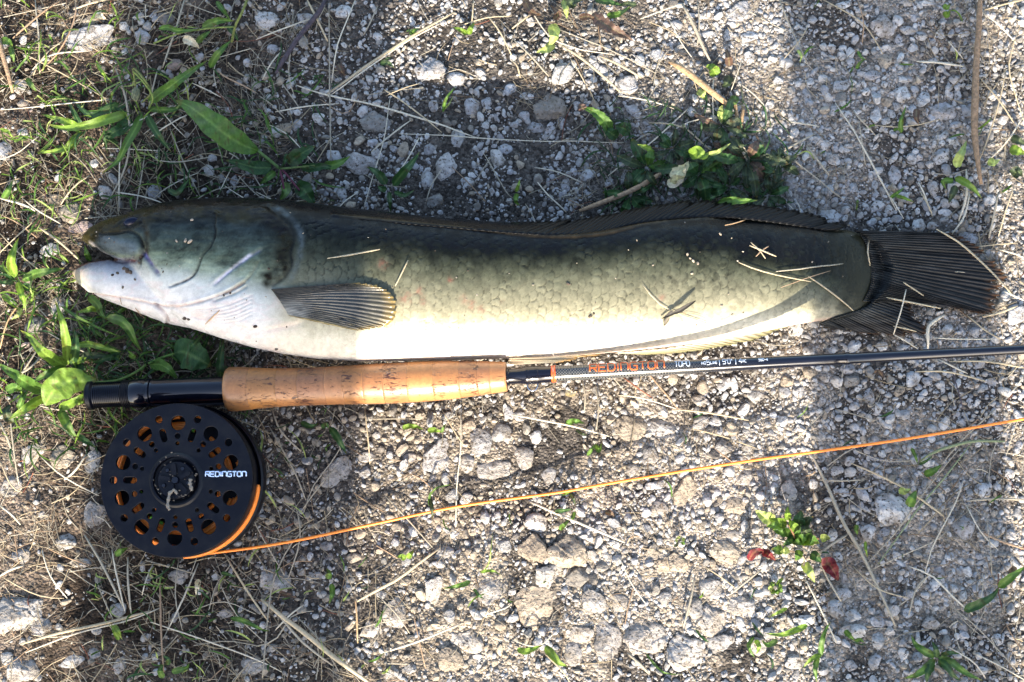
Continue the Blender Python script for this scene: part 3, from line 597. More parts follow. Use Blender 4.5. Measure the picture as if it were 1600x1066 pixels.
o = rodtext('REDInGTOn', 922, 1038, -4.6, 12.0, 1.05, 'print_o'); o['label'] = 'orange brand lettering'
o = rodtext('TOPO', 1054.5, 1077.5, -4.0, 8.6, .55, 'print_w'); o['label'] = 'white model lettering'
rodtext('NO', 1096, 1102.5, -3.2, 4, .38, 'print_w'); rodtext('5', 1104, 1109, -4.0, 7.5, .5, 'print_w'); rodtext('LINE', 1110, 1120, -3.2, 4, .38, 'print_w')
rodtext('|', 1122.5, 1125, -4.0, 8, .45, 'print_w'); rodtext('9\'0"', 1129, 1144, -4.0, 7.5, .5, 'print_w'); rodtext('|', 1148, 1150.5, -4.0, 8, .45, 'print_w')
rodtext('4', 1154, 1158.5, -4.0, 7.5, .5, 'print_w'); rodtext('PC', 1160, 1165.5, -3.2, 4, .38, 'print_w'); rodtext('590-4', 1185, 1199, -4.0, 4.2, .38, 'print_w')

# ------------------------------------------------------------------ the reel (a part of the rod: it is screwed to the seat)
RC = P(276.5, 750.5, .0335); RK = K(276, 750, .0335); RR = 120.0*RK
RT = Matrix.Rotation(R(3.0), 4, 'X') @ Matrix.Rotation(R(-2.5), 4, 'Y')
RM = Matrix.Translation(Vector(RC.tolist())) @ RT
def rp(x, y, z=0.0): return np.array(RM @ Vector((x*RR, y*RR, z)))     # reel plane coordinates, unit = face radius
def xf(o): o.matrix_world = RM; return o
def ring_prof(name, prof, mat, parent, sides=96, a0=0, a1=2*math.pi, closed=True):
    full = abs(a1-a0-2*math.pi) < 1e-6; a = np.linspace(a0, a1, sides, endpoint=not full); v = []; n = len(prof)
    for q in a:
        for r_, z in prof: v.append(rp(r_*math.cos(q), r_*math.sin(q), z))
    f = []
    m = sides if full else sides-1
    for i in range(m):
        for j in range(n if closed else n-1):
            k = (j+1) % n; ii = (i+1) % sides; f.append([i*n+j, ii*n+j, ii*n+k, i*n+k])
    if not full: f.append(list(range(n))); f.append([(sides-1)*n+j for j in range(n)][::-1])
    o = mesh_np(name, v, f, M[mat]); m_ = o.modifiers.new('e', 'EDGE_SPLIT'); m_.split_angle = R(35); return o
reel = ring_prof('reel', [(.30, -.0295), (1.0, -.0295), (1.03, -.028), (1.03, -.0195), (1.005, -.0185), (.985, -.0195), (.985, -.0265), (.30, -.0265)], 'black', rod); under(reel, rod); reel['label'] = 'black fly reel with round perforated face'
def sub(o): o.parent = reel; o.matrix_parent_inverse = reel.matrix_world.inverted(); o.matrix_parent_inverse = Matrix.Translation(Vector((0, 0, 0))); o.matrix_parent_inverse = Matrix.Identity(4); return o
bpy.context.view_layer.update()
def subp(o):
    o.parent = reel; o.matrix_parent_inverse = Matrix.Translation(rod.location).inverted() if False else Matrix.Identity(4); return o
# reel itself sits at world origin once its parent inverse is applied, so children in world coordinates need identity
curve = bpy.data.curves.new('face', 'CURVE'); curve.dimensions = '2D'; curve.fill_mode = 'BOTH'; curve.extrude = .0009; curve.bevel_depth = .0004; curve.bevel_resolution = 2
def cpoly(pts):
    s_ = curve.splines.new('POLY'); s_.points.add(len(pts)-1)
    for q, (x, y) in zip(s_.points, pts): q.co = (x, y, 0, 1)
    s_.use_cyclic_u = True
def circ(cx, cy, r_, n=28): return [(cx+r_*math.cos(i*2*math.pi/n), cy+r_*math.sin(i*2*math.pi/n)) for i in range(n)]
def slot(ang, r0, r1, hw, n=9):
    c, s_ = math.cos(ang), math.sin(ang); out = []
    for i in range(n+1): q = -math.pi/2+math.pi*i/n; x = r1+hw*math.cos(q); y = hw*math.sin(q); out.append((c*x-s_*y, s_*x+c*y))
    for i in range(n+1): q = math.pi/2+math.pi*i/n; x = r0+hw*math.cos(q); y = hw*math.sin(q); out.append((c*x-s_*y, s_*x+c*y))
    return out
E_ = .0004
cpoly([(x*(RR-E_), y*(RR-E_)) for x, y in circ(0, 0, 1, 120)]); cpoly([(x*RR, y*RR) for x, y in circ(0, 0, .33, 60)])
for k in range(10):
    ab = R(18+36*k); asl = R(36*k)
    cpoly([(x*RR, y*RR) for x, y in circ(.745*math.cos(ab), .745*math.sin(ab), .106)])
    cpoly([(x*RR, y*RR) for x, y in circ(.575*math.cos(ab), .575*math.sin(ab), .047, 16)])
    cpoly([(x*RR, y*RR) for x, y in circ(.478*math.cos(ab), .478*math.sin(ab), .036, 14)])
    if k:
        cpoly([(x*RR, y*RR) for x, y in slot(asl, .56, .66, .050)]); cpoly([(x*RR, y*RR) for x, y in circ(.83*math.cos(asl), .83*math.sin(asl), .058, 20)])
tmp = bpy.data.objects.new('tmp', curve); COL.objects.link(tmp); dg = bpy.context.evaluated_depsgraph_get(); fm = bpy.data.meshes.new_from_object(tmp.evaluated_get(dg)); bpy.data.objects.remove(tmp)
fm.name = 'face_plate'; fm.transform(RM); fm.materials.clear(); fm.materials.append(M['black']); fm.polygons.foreach_set('use_smooth', np.full(len(fm.polygons), False))
fo = bpy.data.objects.new('face_plate', fm); COL.objects.link(fo); subp(fo)
subp(ring_prof('face_rim', [(1.002, -.0004), (1.002, -.0085), (.985, -.0095), (.955, -.0090), (.955, -.0016), (.985, -.0012)], 'black', reel))
subp(ring_prof('hub', [(.33, .0002), (.36, .0012), (.33, .0022), (.305, .0020), (.30, -.0012), (.255, -.0016), (.25, .0012), (.235, .0020), (.0, .0020), (.0, -.004), (.33, -.004)], 'black', reel, closed=True))
hb_ = Bag()
for q in range(5):
    an = R(90+72*q)+.15
    v = [rp(*p_, z) for z in (.0021, .0034) for p_ in slot(an, .09, .19, .028, 6)]; n = len(v)//2
    hb_.add(v, [list(range(n, 2*n))]+[[i, (i+1) % n, n+(i+1) % n, n+i] for i in range(n)])
subp(hb_.obj('hub_rib', M['black'], smooth=False))
v_ = [(.05*math.cos(a), .05*math.sin(a)) for a in np.linspace(0, 6.28, 20, endpoint=False)]; hb_ = Bag(); hb_.add([rp(a, b, .0021) for a, b in v_]+[rp(a*.8, b*.8, .0042) for a, b in v_], [[i, (i+1) % 20, 20+(i+1) % 20, 20+i] for i in range(20)]+[list(range(20, 40))])
subp(hb_.obj('hub_cap', M['gloss'], smooth=False))
for q in range(5):
    an = R(54+72*q)+.1; c_ = (.17*math.cos(an), .17*math.sin(an)); hb_ = Bag(); n = 16
    v = [rp(c_[0]+.034*math.cos(a), c_[1]+.034*math.sin(a), .0021) for a in np.linspace(0, 6.283, n, endpoint=False)]+[rp(c_[0]+.024*math.cos(a), c_[1]+.024*math.sin(a), .0028) for a in np.linspace(0, 6.283, n, endpoint=False)]
    hb_.add(v, [[i, (i+1) % n, n+(i+1) % n, n+i] for i in range(n)]+[list(range(n, 2*n))]); subp(hb_.obj('hub_screw', M['gloss'], smooth=False))
for an in (100, 215, 330):
    c_ = (.93*math.cos(R(an)), .93*math.sin(R(an))); v, f = tube([rp(c_[0], c_[1], -.001), rp(c_[0], c_[1], -.028)], .0022, 16, up=(0, 1, 0)); subp(mesh_np('frame_post', v, f, M['black']))
# wound line: many turns of orange with some green running line and dark gaps
ob, gb = Bag(), Bag()
def turn(bg_, r_, z, a0, ln, rad=.0010):
    ex = random.uniform(-.02, .02); ph = random.random()*6.28
    v, f = tube([rp((r_+ex*math.sin(2*q+ph))*math.cos(q), (r_+ex*math.sin(2*q+ph))*math.sin(q), z+.0008*math.sin(3*q+ph)) for q in np.linspace(a0, a0+ln, int(10+ln*12))], rad, 6); bg_.add(v, f)
for i in range(12):                     # patches of neighbouring turns
    a0 = random.random()*6.28; r0_ = random.uniform(.56, .86); ln = random.uniform(.35, .9); z = -.0062-.003*random.random()
    for k in range(4): turn(ob, r0_+k*.021, z+.0003*(k % 2), a0+.03*k, ln)
    if i % 3 == 0: turn(gb, r0_-.021, z, a0, ln*.7)
for i in range(7): turn(ob, .87+.012*(i % 3), -.0125-.001*i, 0, 6.28)
for i in range(6): turn(ob, .50+.012*(i % 2), -.0125-.001*i, 0, 6.28)
subp(ob.obj('wound_line', M['orange'])); o = subp(gb.obj('wound_line', M['green'])); o['label'] = 'green running line'
subp(ring_prof('spool', [(.30, -.004), (.33, -.006), (.5, -.014), (.96, -.014), (.96, -.0205), (.30, -.0205)], 'black', reel))
# orange turns seen in the gap between face and frame
ob = Bag()
for i in range(3):
    q_ = np.linspace(R(-3-i*.6), R(-88+i*1.5), 40); rr_ = 1.002+.010*np.sin((q_-q_[0])/(q_[-1]-q_[0])*math.pi)*(i-1)/2
    v, f = tube([rp(r_*math.cos(q), r_*math.sin(q), -.0120-.0012*(i % 3)) for q, r_ in zip(q_, rr_)], .00085, 8); ob.add(v, f)
o = subp(ob.obj('wound_line', M['orange'])); o['label'] = 'loose orange turns sagging past the rim'
# reel foot clamped under the seat
b = Bag()
def block(x0, x1, y0, y1, z0, z1):
    q = [P(x, y, z) for z in (z0, z1) for x, y in ((x0, y0), (x1, y0), (x1, y1), (x0, y1))]; return q, [[3, 2, 1, 0], [4, 5, 6, 7], [0, 1, 5, 4], [1, 2, 6, 5], [2, 3, 7, 6], [3, 0, 4, 7]]
b.add(*block(234, 352, 622, 634, .010, .021)); b.add(*block(252, 320, 632, 652, .009, .019)); o = b.obj('reel_foot', M['black'], smooth=False); bv = o.modifiers.new('b', 'BEVEL'); bv.width = .0008; bv.segments = 2; subp(o)
# brand on the face
b = Bag()
for s_ in strokes('REDInGTOn', 322.5, 386.5, .22):
    pts = []
    for x, y in dense(s_, 2):
        cx, cy = (x-276.5)/120, (750.5-(741+(.5-y)*7.5))/120; pts.append(rp(cx, cy, .00142))
    v, f = tube(pts, .95*RK, 6, .16); b.add(v, f)
o = subp(b.obj('lettering', M['pale_blue'])); o['label'] = 'pale blue brand lettering'

# ------------------------------------------------------------------ the line running out
LP = [(299, 866, .012), (318, 865, .014), (345, 862, .013), (400, 855, .011), (450, 847, .010), (520, 833, .009), (600, 816, .0085), (720, 791, .0085), (860, 771.5, .009), (950, 756, .010), (1070, 736, .011), (1180, 719, .012), (1270, 707, .012), (1400, 688, .013), (1500, 672, .014), (1600, 655, .015), (1800, 622, .012), (2150, 560, .008)]
lc = spline([P(a, b_, c) for a, b_, c in LP], 220); ii = np.arange(220.); lc[:, 1] += .00035*fbm(ii, ii*0, 22, 3, 7); lc[:, 2] += .0007*fbm(ii, ii*0+9, 18, 3, 8)
v, f = tube(lc, 2.1*PX*(1+.05*noise(ii, ii*0, 3, 2)), 12)
tag(mesh_np('fly_line', v, f, M['orange']), 'bright orange fly line running from the reel across the gravel to the right edge', 'fishing line')

# ------------------------------------------------------------------ stones
def stone_template(i, sub, planes=9, rough=.05, seed=0):
    r_ = np.random.RandomState(100+i+seed); bm = bmesh.new(); bmesh.ops.create_icosphere(bm, subdivisions=sub, radius=1)
    v = np.array([x.co[:] for x in bm.verts]); f = [[q.index for q in p.verts] for p in bm.faces]; bm.free()
    v /= np.linalg.norm(v, axis=1)[:, None]
    n = r_.normal(size=(planes+4, 3)); n /= np.linalg.norm(n, axis=1)[:, None]; d = r_.uniform(.50, .95, len(n))
    q = v @ n.T; q = np.where(q > .05, d/np.maximum(q, .05), 9); p_ = 34.0 if sub > 1 else 40.0
    rad = (np.sum(np.minimum(q, 3)**-p_, axis=1)+.9)**(-1/p_)
    rad = rad*(1+rough*(noise(v[:, 0]+v[:, 2]*.7, v[:, 1]-v[:, 2]*.5, .55, i)+.6*noise(v[:, 0]-v[:, 2], v[:, 1]+v[:, 0], .22, i+3)+(.5*noise(v[:, 0]*1.1-v[:, 2], v[:, 1]+v[:, 2]*1.2, .09, i+8) if sub > 2 else 0)))
    v = v*rad[:, None]; v -= (v.max(0)+v.min(0))/2; v /= np.abs(v).max(0)
    return v, f
TONE = {'g': (.40, .39, .375), 'w': (.47, .455, .43), 't': (.36, .30, .225), 'd': (.24, .225, .20), 'b': (.345, .34, .34), 'k': (.15, .135, .12), 'r': (.33, .25, .22)}
TNAME = {'g': 'pale grey', 'w': 'whitish', 't': 'tan', 'd': 'dull grey', 'b': 'blue-grey', 'k': 'dark grey', 'r': 'pinkish'}
HT = [stone_template(i, 5, 6+i % 4, .11, 50) for i in range(10)]; MT = [stone_template(i, 4, 5+i % 4, .06) for i in range(20)]
def tmesh(t, nm):
    me = bpy.data.meshes.new(nm); me.from_pydata(t[0].tolist(), [], t[1]); me.update(); me.polygons.foreach_set('use_smooth', np.full(len(me.polygons), True)); me.materials.append(M['stone']); return me
HM = [tmesh(t, 'rock') for t in HT]; MM = [tmesh(t, 'stone') for t in MT]
# occupancy in 0.5 mm cells
OC = .0005; ox, oy = -.46, -.34; occ = np.zeros((int(.74/OC), int(.92/OC)), bool)
def occupied(x, y):
    i, j = int((y-oy)/OC), int((x-ox)/OC); return i < 0 or j < 0 or i >= occ.shape[0] or j >= occ.shape[1] or occ[i, j]
def mark(x, y, r_):
    i, j = (y-oy)/OC, (x-ox)/OC; q = r_/OC; i0, i1, j0, j1 = max(0, int(i-q)), int(i+q)+2, max(0, int(j-q)), int(j+q)+2
    if i1 <= 0 or j1 <= 0: return
    yy, xx = np.ogrid[i0:min(i1, occ.shape[0]), j0:min(j1, occ.shape[1])]; occ[i0:i1, j0:j1] |= (yy-i)**2+(xx-j)**2 <= q*q
def clear_of(x, y, r_):
    return not (occupied(x, y) or occupied(x+r_*.7, y) or occupied(x-r_*.7, y) or occupied(x, y+r_*.7) or occupied(x, y-r_*.7))
def size_word(d): return 'large' if d > 44 else 'mid-sized' if d > 26 else 'small' if d > 16 else 'tiny'
def inside_fish(px, py, m=14): return 130 < px < 1380 and np.interp(px, FT[:, 0], FT[:, 1])+m < py < max(np.interp(px, FB[:, 0], FB[:, 1]), np.interp(px, JB[:, 0], JB[:, 1]) if px < 300 else 0)-m
nstone = 0
def place_stone(px, py, w_, h_, tone, rz=None, flat=.62, shape=None, lift=None):
    global nstone
    d = max(w_, h_); x, y = P(px, py, .002)[:2]; big = d > 38; tl_ = HM if big else MM; k = random.randrange(len(tl_)) if shape is None else shape
    o = bpy.data.objects.new('rock' if big else 'stone', tl_[k]); COL.objects.link(o)
    dusty_ = py > 600 and px < 1250; sz = min(w_, h_)*PX/2*flat*random.uniform(.85, 1.15)*(.72 if dusty_ else 1); o.scale = (w_*PX/2*1.04, h_*PX/2*1.04, sz)
    o.rotation_euler = (R(random.uniform(-9, 9)), R(random.uniform(-9, 9)), R(random.uniform(-12, 12)) if rz is None else rz)
    g = float(gh(np.array(x), np.array(y))); o.location = (x, y, g+sz*((random.uniform(-.30, .05) if py > 620 and px < 1250 else random.uniform(-.15, .2)) if lift is None else lift))
    c = (np.array(TONE[tone])*.62+np.array([.30, .255, .20])*.38 if dusty_ else np.array(TONE[tone]))*random.uniform(.86, 1.14)*(1+np.array([.03, 0, -.03])*random.uniform(-1, 1.4)); o.color = (*c, 1)
    mark(x, y, (w_+h_)/4*PX*.92); nstone += 1
    later(o, '%s %s %s' % (size_word(d), TNAME[tone], 'rock' if big else 'stone' if d > 15 else 'gravel chip'), px, py, 'rock' if big else 'stone', 'stones and gravel chips lying on the ground')
    return o
ST = '''672,105,48,38,b 711,122,30,26,g 586,189,50,36,d 624,90,14,16,w 750,107,22,20,g 474,26,30,18,g 417,31,40,32,g 536,16,28,22,w 561,254,54,34,g 697,260,34,48,g 669,280,24,28,g 730,285,22,18,w 778,248,24,36,g
679,310,26,24,d 533,299,18,20,w 453,127,16,24,w 677,164,16,20,b 521,242,28,22,g 737,164,24,30,b 715,215,22,30,g 760,155,18,22,g 797,136,22,20,b 790,230,24,18,b 820,100,16,12,w 640,86,12,12,w 567,33,10,12,w 445,197,20,22,t 463,193,18,20,b
1158,15,48,36,b 1173,53,30,22,g 1173,86,22,24,w 1140,48,14,14,g 880,113,36,36,w 859,164,52,44,d 980,130,38,32,g 823,145,24,14,w 819,178,18,18,b 952,283,17,16,b 919,272,26,22,g 978,272,14,30,g 884,285,20,28,b 897,266,12,14,b 1029,84,30,22,b 840,195,34,20,b 860,200,18,26,b 877,189,14,20,b 929,230,14,12,w 1105,20,18,14,w 1109,51,26,12,g 1138,52,16,20,g 945,105,22,16,b
1380,39,40,40,b 1403,31,20,24,w 1420,46,26,16,g 1411,146,28,28,w 1476,170,42,34,b 1445,152,22,28,w 1491,217,28,20,w 1315,133,30,20,g 1472,241,26,26,g 1400,269,22,36,b 1370,178,20,30,g 1302,248,26,20,w 1291,226,20,16,w 1550,310,22,20,w 1460,292,18,24,g 1364,116,30,18,b 1383,94,26,24,t 1427,246,20,18,g 1355,141,16,14,w 1373,320,22,20,w 1318,8,26,12,w 1417,3,22,12,w 1450,3,28,12,g 1442,54,20,16,g 1428,72,16,18,g 1406,58,14,18,b 1386,72,18,14,g 1300,74,16,16,w 1319,73,16,12,w 1317,85,16,16,w 1330,94,16,18,b 1208,90,18,16,w 1217,124,18,16,g 1204,160,16,20,w 1263,146,18,34,b 1318,160,12,12,w 1271,28,18,16,b 1266,127,16,16,w 1387,158,18,18,t 1404,165,12,14,w 1395,175,16,14,w 1386,186,14,14,w 1428,167,14,16,w 1242,206,16,18,w 1323,179,24,14,g 1354,166,12,12,w 1289,140,14,18,b 1376,72,10,10,w 1455,255,14,12,w 1477,210,14,14,w 1438,244,12,14,b 1335,290,16,20,g 1369,288,12,20,g 1500,146,12,22,w 1493,122,18,16,g
1298,337,38,24,w 1374,322,18,22,b 1391,325,14,18,w 1438,351,22,22,w 1549,309,20,18,w 1515,372,32,24,b 1480,329,24,14,w 1524,518,18,18,b 1482,514,20,18,w 1566,473,20,20,t 1337,539,22,18,g 1380,540,20,16,w 1303,544,18,16,w 1246,545,14,14,w 1208,541,16,14,w 1266,548,20,18,w 1345,336,12,14,g 1403,340,20,14,b 1370,300,14,14,b 1365,345,14,14,g 1361,349,12,12,b 1458,350,16,14,w 1508,348,18,16,d 1590,490,34,30,b 1548,560,20,12,w
1327,576,26,16,b 1267,583,24,18,t 1428,591,24,24,g 1522,601,18,14,w 1538,605,18,14,w 1360,620,16,28,b 1343,605,13,13,w 1332,593,24,22,d 1309,596,20,18,w 1274,596,14,14,g 1405,572,16,12,g 1290,590,16,14,g 1407,610,16,20,t 1286,627,14,18,g 1472,600,16,14,g 1450,596,16,14,b 1230,596,18,20,t 1250,612,20,18,g
1395,797,58,48,w 1359,833,26,26,w 1233,769,26,38,g 1506,826,34,38,b 1307,951,28,28,g 1338,987,30,22,w 1373,1001,20,26,w 1321,930,22,22,g 1333,963,24,20,w 1392,987,16,16,w 1456,973,26,20,g 1245,1035,32,22,w 1262,968,26,20,w 1437,947,14,18,w 1381,708,14,12,w 1330,720,18,16,g 1308,735,26,16,g 1272,756,14,16,w 1320,769,18,14,g 1302,836,16,20,w 1470,893,16,22,b 1422,930,20,16,b 1420,958,18,16,g 1486,870,16,14,w 1478,880,12,14,w 1560,1000,20,18,g 1385,830,18,16,b 1312,870,16,16,w 1308,888,20,16,b 1537,768,24,26,g 1580,740,16,14,w 1372,972,24,16,b 1412,1022,16,18,w 1300,1025,18,18,g 1330,1040,20,18,b 1503,875,14,14,w 1516,800,12,12,w 1322,905,14,20,b
984,670,52,38,t 1034,670,50,30,g 1016,710,28,26,b 818,716,34,36,g 856,742,24,32,b 886,862,60,52,t 832,858,44,46,t 844,948,76,64,t 860,902,46,36,g 902,902,38,32,d 928,942,40,36,g 950,1002,44,68,b 896,1020,28,40,b 1008,994,66,58,g 966,942,36,28,g 1072,1020,62,56,g 1112,968,46,54,w 906,992,42,24,g 1128,1012,42,38,b 1160,948,42,32,g 1052,880,46,32,t 1144,838,28,20,w 1088,952,28,32,g 838,818,38,32,w 1136,864,52,36,t 1112,920,38,32,g 1072,768,38,50,t 1028,796,32,26,g 870,772,20,18,g 990,735,24,20,g 1096,660,30,22,g 1130,700,30,26,b 1165,745,26,24,g 1150,790,32,24,t 1170,700,20,18,w 1188,1010,34,28,g 1040,935,18,20,g 1020,862,22,26,t 953,872,14,12,w 944,858,10,14,w 1180,870,28,22,g 1183,620,30,22,g 1095,625,26,18,g 1010,640,20,16,w
528,738,54,50,g 576,714,34,18,w 568,738,20,20,g 684,712,42,56,b 752,692,36,44,b 782,680,38,36,g 728,664,30,28,t 772,736,52,28,g 728,724,28,30,g 728,780,22,20,w 706,776,20,24,w 682,924,34,44,w 766,920,48,48,g 730,1002,50,36,w 616,956,36,50,w 582,984,40,32,w 430,904,46,42,g 788,854,24,20,w 702,964,18,22,b 694,864,32,20,g 704,1032,40,36,t 552,874,22,18,t 508,854,24,20,b 636,880,18,14,w 560,688,12,10,w 590,745,14,14,w 610,746,14,14,w 640,715,20,14,b 676,748,14,12,b 657,648,18,18,t 700,650,22,14,g 640,1045,20,16,w 620,825,24,16,t 612,1050,22,20,b 496,900,16,12,w 484,900,14,14,w 515,870,14,12,b 470,893,12,12,w 457,735,12,14,w 812,650,20,16,g 850,660,18,18,g 600,600,1,1,g
96,714,42,38,t 48,716,36,46,g 142,724,24,44,w 16,760,32,32,b 100,844,34,30,w 148,804,38,42,b 24,962,92,66,g 60,980,36,28,b 32,1047,50,40,g 108,1033,38,22,g 8,1030,20,20,w 144,1021,22,18,b 184,1040,20,28,w 396,1040,36,28,g 184,954,24,22,b 276,902,30,24,g 124,880,32,14,w 65,805,14,14,g 150,985,18,14,w 240,1028,12,12,w 225,996,18,14,w 270,965,14,16,b 280,905,14,16,w 350,960,26,16,b
109,332,36,36,t 127,355,42,22,r 76,389,32,24,w 87,478,26,32,w 53,508,36,28,d 139,59,80,40,b 220,57,28,26,b 141,29,32,20,t 192,39,18,16,w 31,136,20,26,g 5,235,22,32,b 34,206,18,16,g 238,297,26,26,b 164,300,26,22,g 272,99,26,20,r 310,88,16,14,b 257,28,28,22,k 365,280,14,20,b 87,310,22,18,t 345,275,12,18,b 176,58,14,12,w 177,73,12,14,w 193,77,12,14,w 211,25,10,10,w 5,70,14,14,b 330,245,16,14,b 146,255,14,14,w 385,95,14,14,b 370,125,14,12,g 160,90,12,10,b 75,605,26,20,b 30,870,30,22,g 400,130,16,14,g 425,75,18,16,b 355,170,14,12,b'''.split()
for s_ in ST:
    a, b, c, d, e = s_.split(',')
    if int(c) > 5: place_stone(float(a), float(b), float(c), float(d), e, flat=.40 if s_.startswith(('844,948', '139,59', '127,355')) else random.uniform(.55, .85))
def density(px, py, size):
    """chance that a stone of this size (px) lies here"""
    L, Rr = regions(px, py); d = .62+.0*px
    d = d*(1-L*.80)+Rr*.38
    if py > 600: d = d+.12*(1-Rr)*(1-L)
    d *= .72+.75*max(-.5, min(.5, float(noise(px, py, 60, 91))))
    return d
def tone_at(px, py):
    L, Rr = regions(px, py); u = random.random()
    if py > 600 and Rr < .5: return random.choices('gwtdbk', (26, 16, 36, 14, 4, 3))[0]
    if L > .5: return random.choices('gwtdbkr', (22, 10, 22, 18, 14, 10, 4))[0]
    return random.choices('gwtdbk', (30, 27, 9, 10, 22, 3))[0]
def under_things(px, py):
    if inside_fish(px, py): return True
    return math.hypot(px-278, py-754) < 112
need = max(0, 300-nstone); tries = 0
if nstone < 300:
    while need and tries < 9000:
        tries += 1; a, b = random.uniform(5, 1595), random.uniform(5, 1060); d = random.uniform(16, 24)
        if under_things(a, b) or random.random() > density(a, b, d): continue
        x, y = P(a, b)[:2]
        if not clear_of(x, y, d*PX*.5): continue
        place_stone(a, b, d*random.uniform(.8, 1.1), d*random.uniform(.7, 1), tone_at(a, b)); need -= 1
# gravel: everything finer, in three sizes, each one mesh of real chips
def gravel(name, dmm, count, templ, step, spread, outer=False):
    vs, cs, off, k = [], [], 0, 0; F_ = []; tries = 0
    tf = [np.array(t[1], np.int32) for t in templ]
    while k < count and tries < count*6:
        tries += 1
        if outer:
            a = random.uniform(0, 6.283); r_ = random.uniform(.30, 1.5)**1.0; x, y = r_*1.2*math.cos(a), r_*math.sin(a)
            if abs(x) < .33 and -.24 < y < .28: continue
        else: x, y = random.uniform(-spread, spread), random.uniform(-.235, .275)
        px, py = 800+x/PX, 533-y/PX; D = dmm[0]*(dmm[1]/dmm[0])**(random.random()**1.5)/1000
        if not outer:
            if under_things(px, py): continue
            if random.random() > density(px, py, D/PX): continue
            if not clear_of(x, y, D*.40): continue
            mark(x, y, D*.37)
        i = random.randrange(len(templ)); v = templ[i][0]
        s = np.array([D/2*random.uniform(.85, 1.25), D/2*random.uniform(.5, 1), D/2*random.uniform(.5, .8)]); v = v*s
        rx, ry, rz = random.uniform(-.5, .5), random.uniform(-.5, .5), random.uniform(0, 6.28)
        m = np.array(Matrix.Rotation(rz, 3, 'Z') @ Matrix.Rotation(ry, 3, 'Y') @ Matrix.Rotation(rx, 3, 'X'))
        v = v @ m.T; v[:, 0] += x; v[:, 1] += y; v[:, 2] += float(gh(np.array(x), np.array(y)))+s[2]*random.uniform(-.15, .5)
        c = np.array(TONE[tone_at(px, py)])*random.uniform(.74, 1.10)
        vs.append(v); cs.append(np.broadcast_to(c, v.shape)); F_.append(tf[i]+off); off += len(v); k += 1
    o = mesh_np(name, np.vstack(vs), np.vstack(F_), M['gravel'], col=np.vstack(cs), smooth=step)
    return tag(o, kind='stuff')
T2 = [stone_template(i, 3, 2+i % 4, .06, 200) for i in range(20)]; T1 = [stone_template(i, 2, 1+i % 3, .07, 300) for i in range(16)]
_g = gh; SC_ = [(.40, .32, .20), (.30, .26, .19), (.25, .17, .10)]
# cached ground heights for speed
GX0, GY0, GS = -.46, -.34, .0010; _gx = np.arange(GX0, .46, GS); _gy = np.arange(GY0, .40, GS); _gz = _g(*np.meshgrid(_gx, _gy))
def gh(x, y):
    x = np.asarray(x, float)
    if x.ndim: return _g(x, y)
    i, j = int((y-GY0)/GS), int((x-GX0)/GS)
    if 0 <= i < _gz.shape[0] and 0 <= j < _gz.shape[1]: return _gz[i, j]
    return _g(x, np.asarray(y, float))
_reg = regions(800+np.meshgrid(_gx, _gy)[0]/PX, 533-np.meshgrid(_gx, _gy)[1]/PX); _nz = noise(800+np.meshgrid(_gx, _gy)[0]/PX, 533-np.meshgrid(_gx, _gy)[1]/PX, 60, 91)
_regions = regions
def _ij(px, py): return min(max(int(((533-py)*PX-GY0)/GS), 0), _gz.shape[0]-1), min(max(int(((px-800)*PX-GX0)/GS), 0), _gz.shape[1]-1)
def regions(px, py):
    if np.ndim(px): return _regions(px, py)
    i, j = _ij(px, py); return _reg[0][i, j], _reg[1][i, j]
def density(px, py, size):
    i, j = _ij(px, py); L, Rr = _reg[0][i, j], _reg[1][i, j]; d = .50*(1-L*.86)+Rr*.46-(.04*(1-Rr)*(1-L) if py > 600 else 0)
    return d*(.74+1.1*max(-.5, min(.5, _nz[i, j])))
gravel('coarse_gravel', (4.4, 8.0), 1150, T2, False, .33)
gravel('gravel', (2.2, 4.6), 10500, T1, False, .33)
gravel('fine_grit', (.9, 2.3), 24000, [ (np.array([(1, 0, 0), (-1, 0.1, 0), (0, 1, .1), (.1, -1, 0), (0, 0, 1), (0, 0, -1)], float), [[0, 2, 4], [2, 1, 4], [1, 3, 4], [3, 0, 4], [2, 0, 5], [1, 2, 5], [3, 1, 5], [0, 3, 5]]), (T1[0][0][:12]*0+np.array([(1, .2, 0), (.8, -.6, .2), (-.9, -.5, 0), (-1, .5, .2), (0, 1, 0), (0, -1, -.2), (.5, .3, 1), (-.5, 0, .9), (0, 0, -1), (.2, -.5, .9), (-.3, .7, .7), (.9, .1, -.6)]), [[0, 4, 6], [6, 4, 10], [10, 4, 3], [10, 3, 7], [7, 3, 2], [7, 2, 9], [9, 2, 5], [9, 5, 1], [9, 1, 6], [6, 1, 0], [6, 10, 7], [6, 7, 9]])], False, .33)
gravel('outer_gravel', (7, 22), 500, T1, True, 1, True)
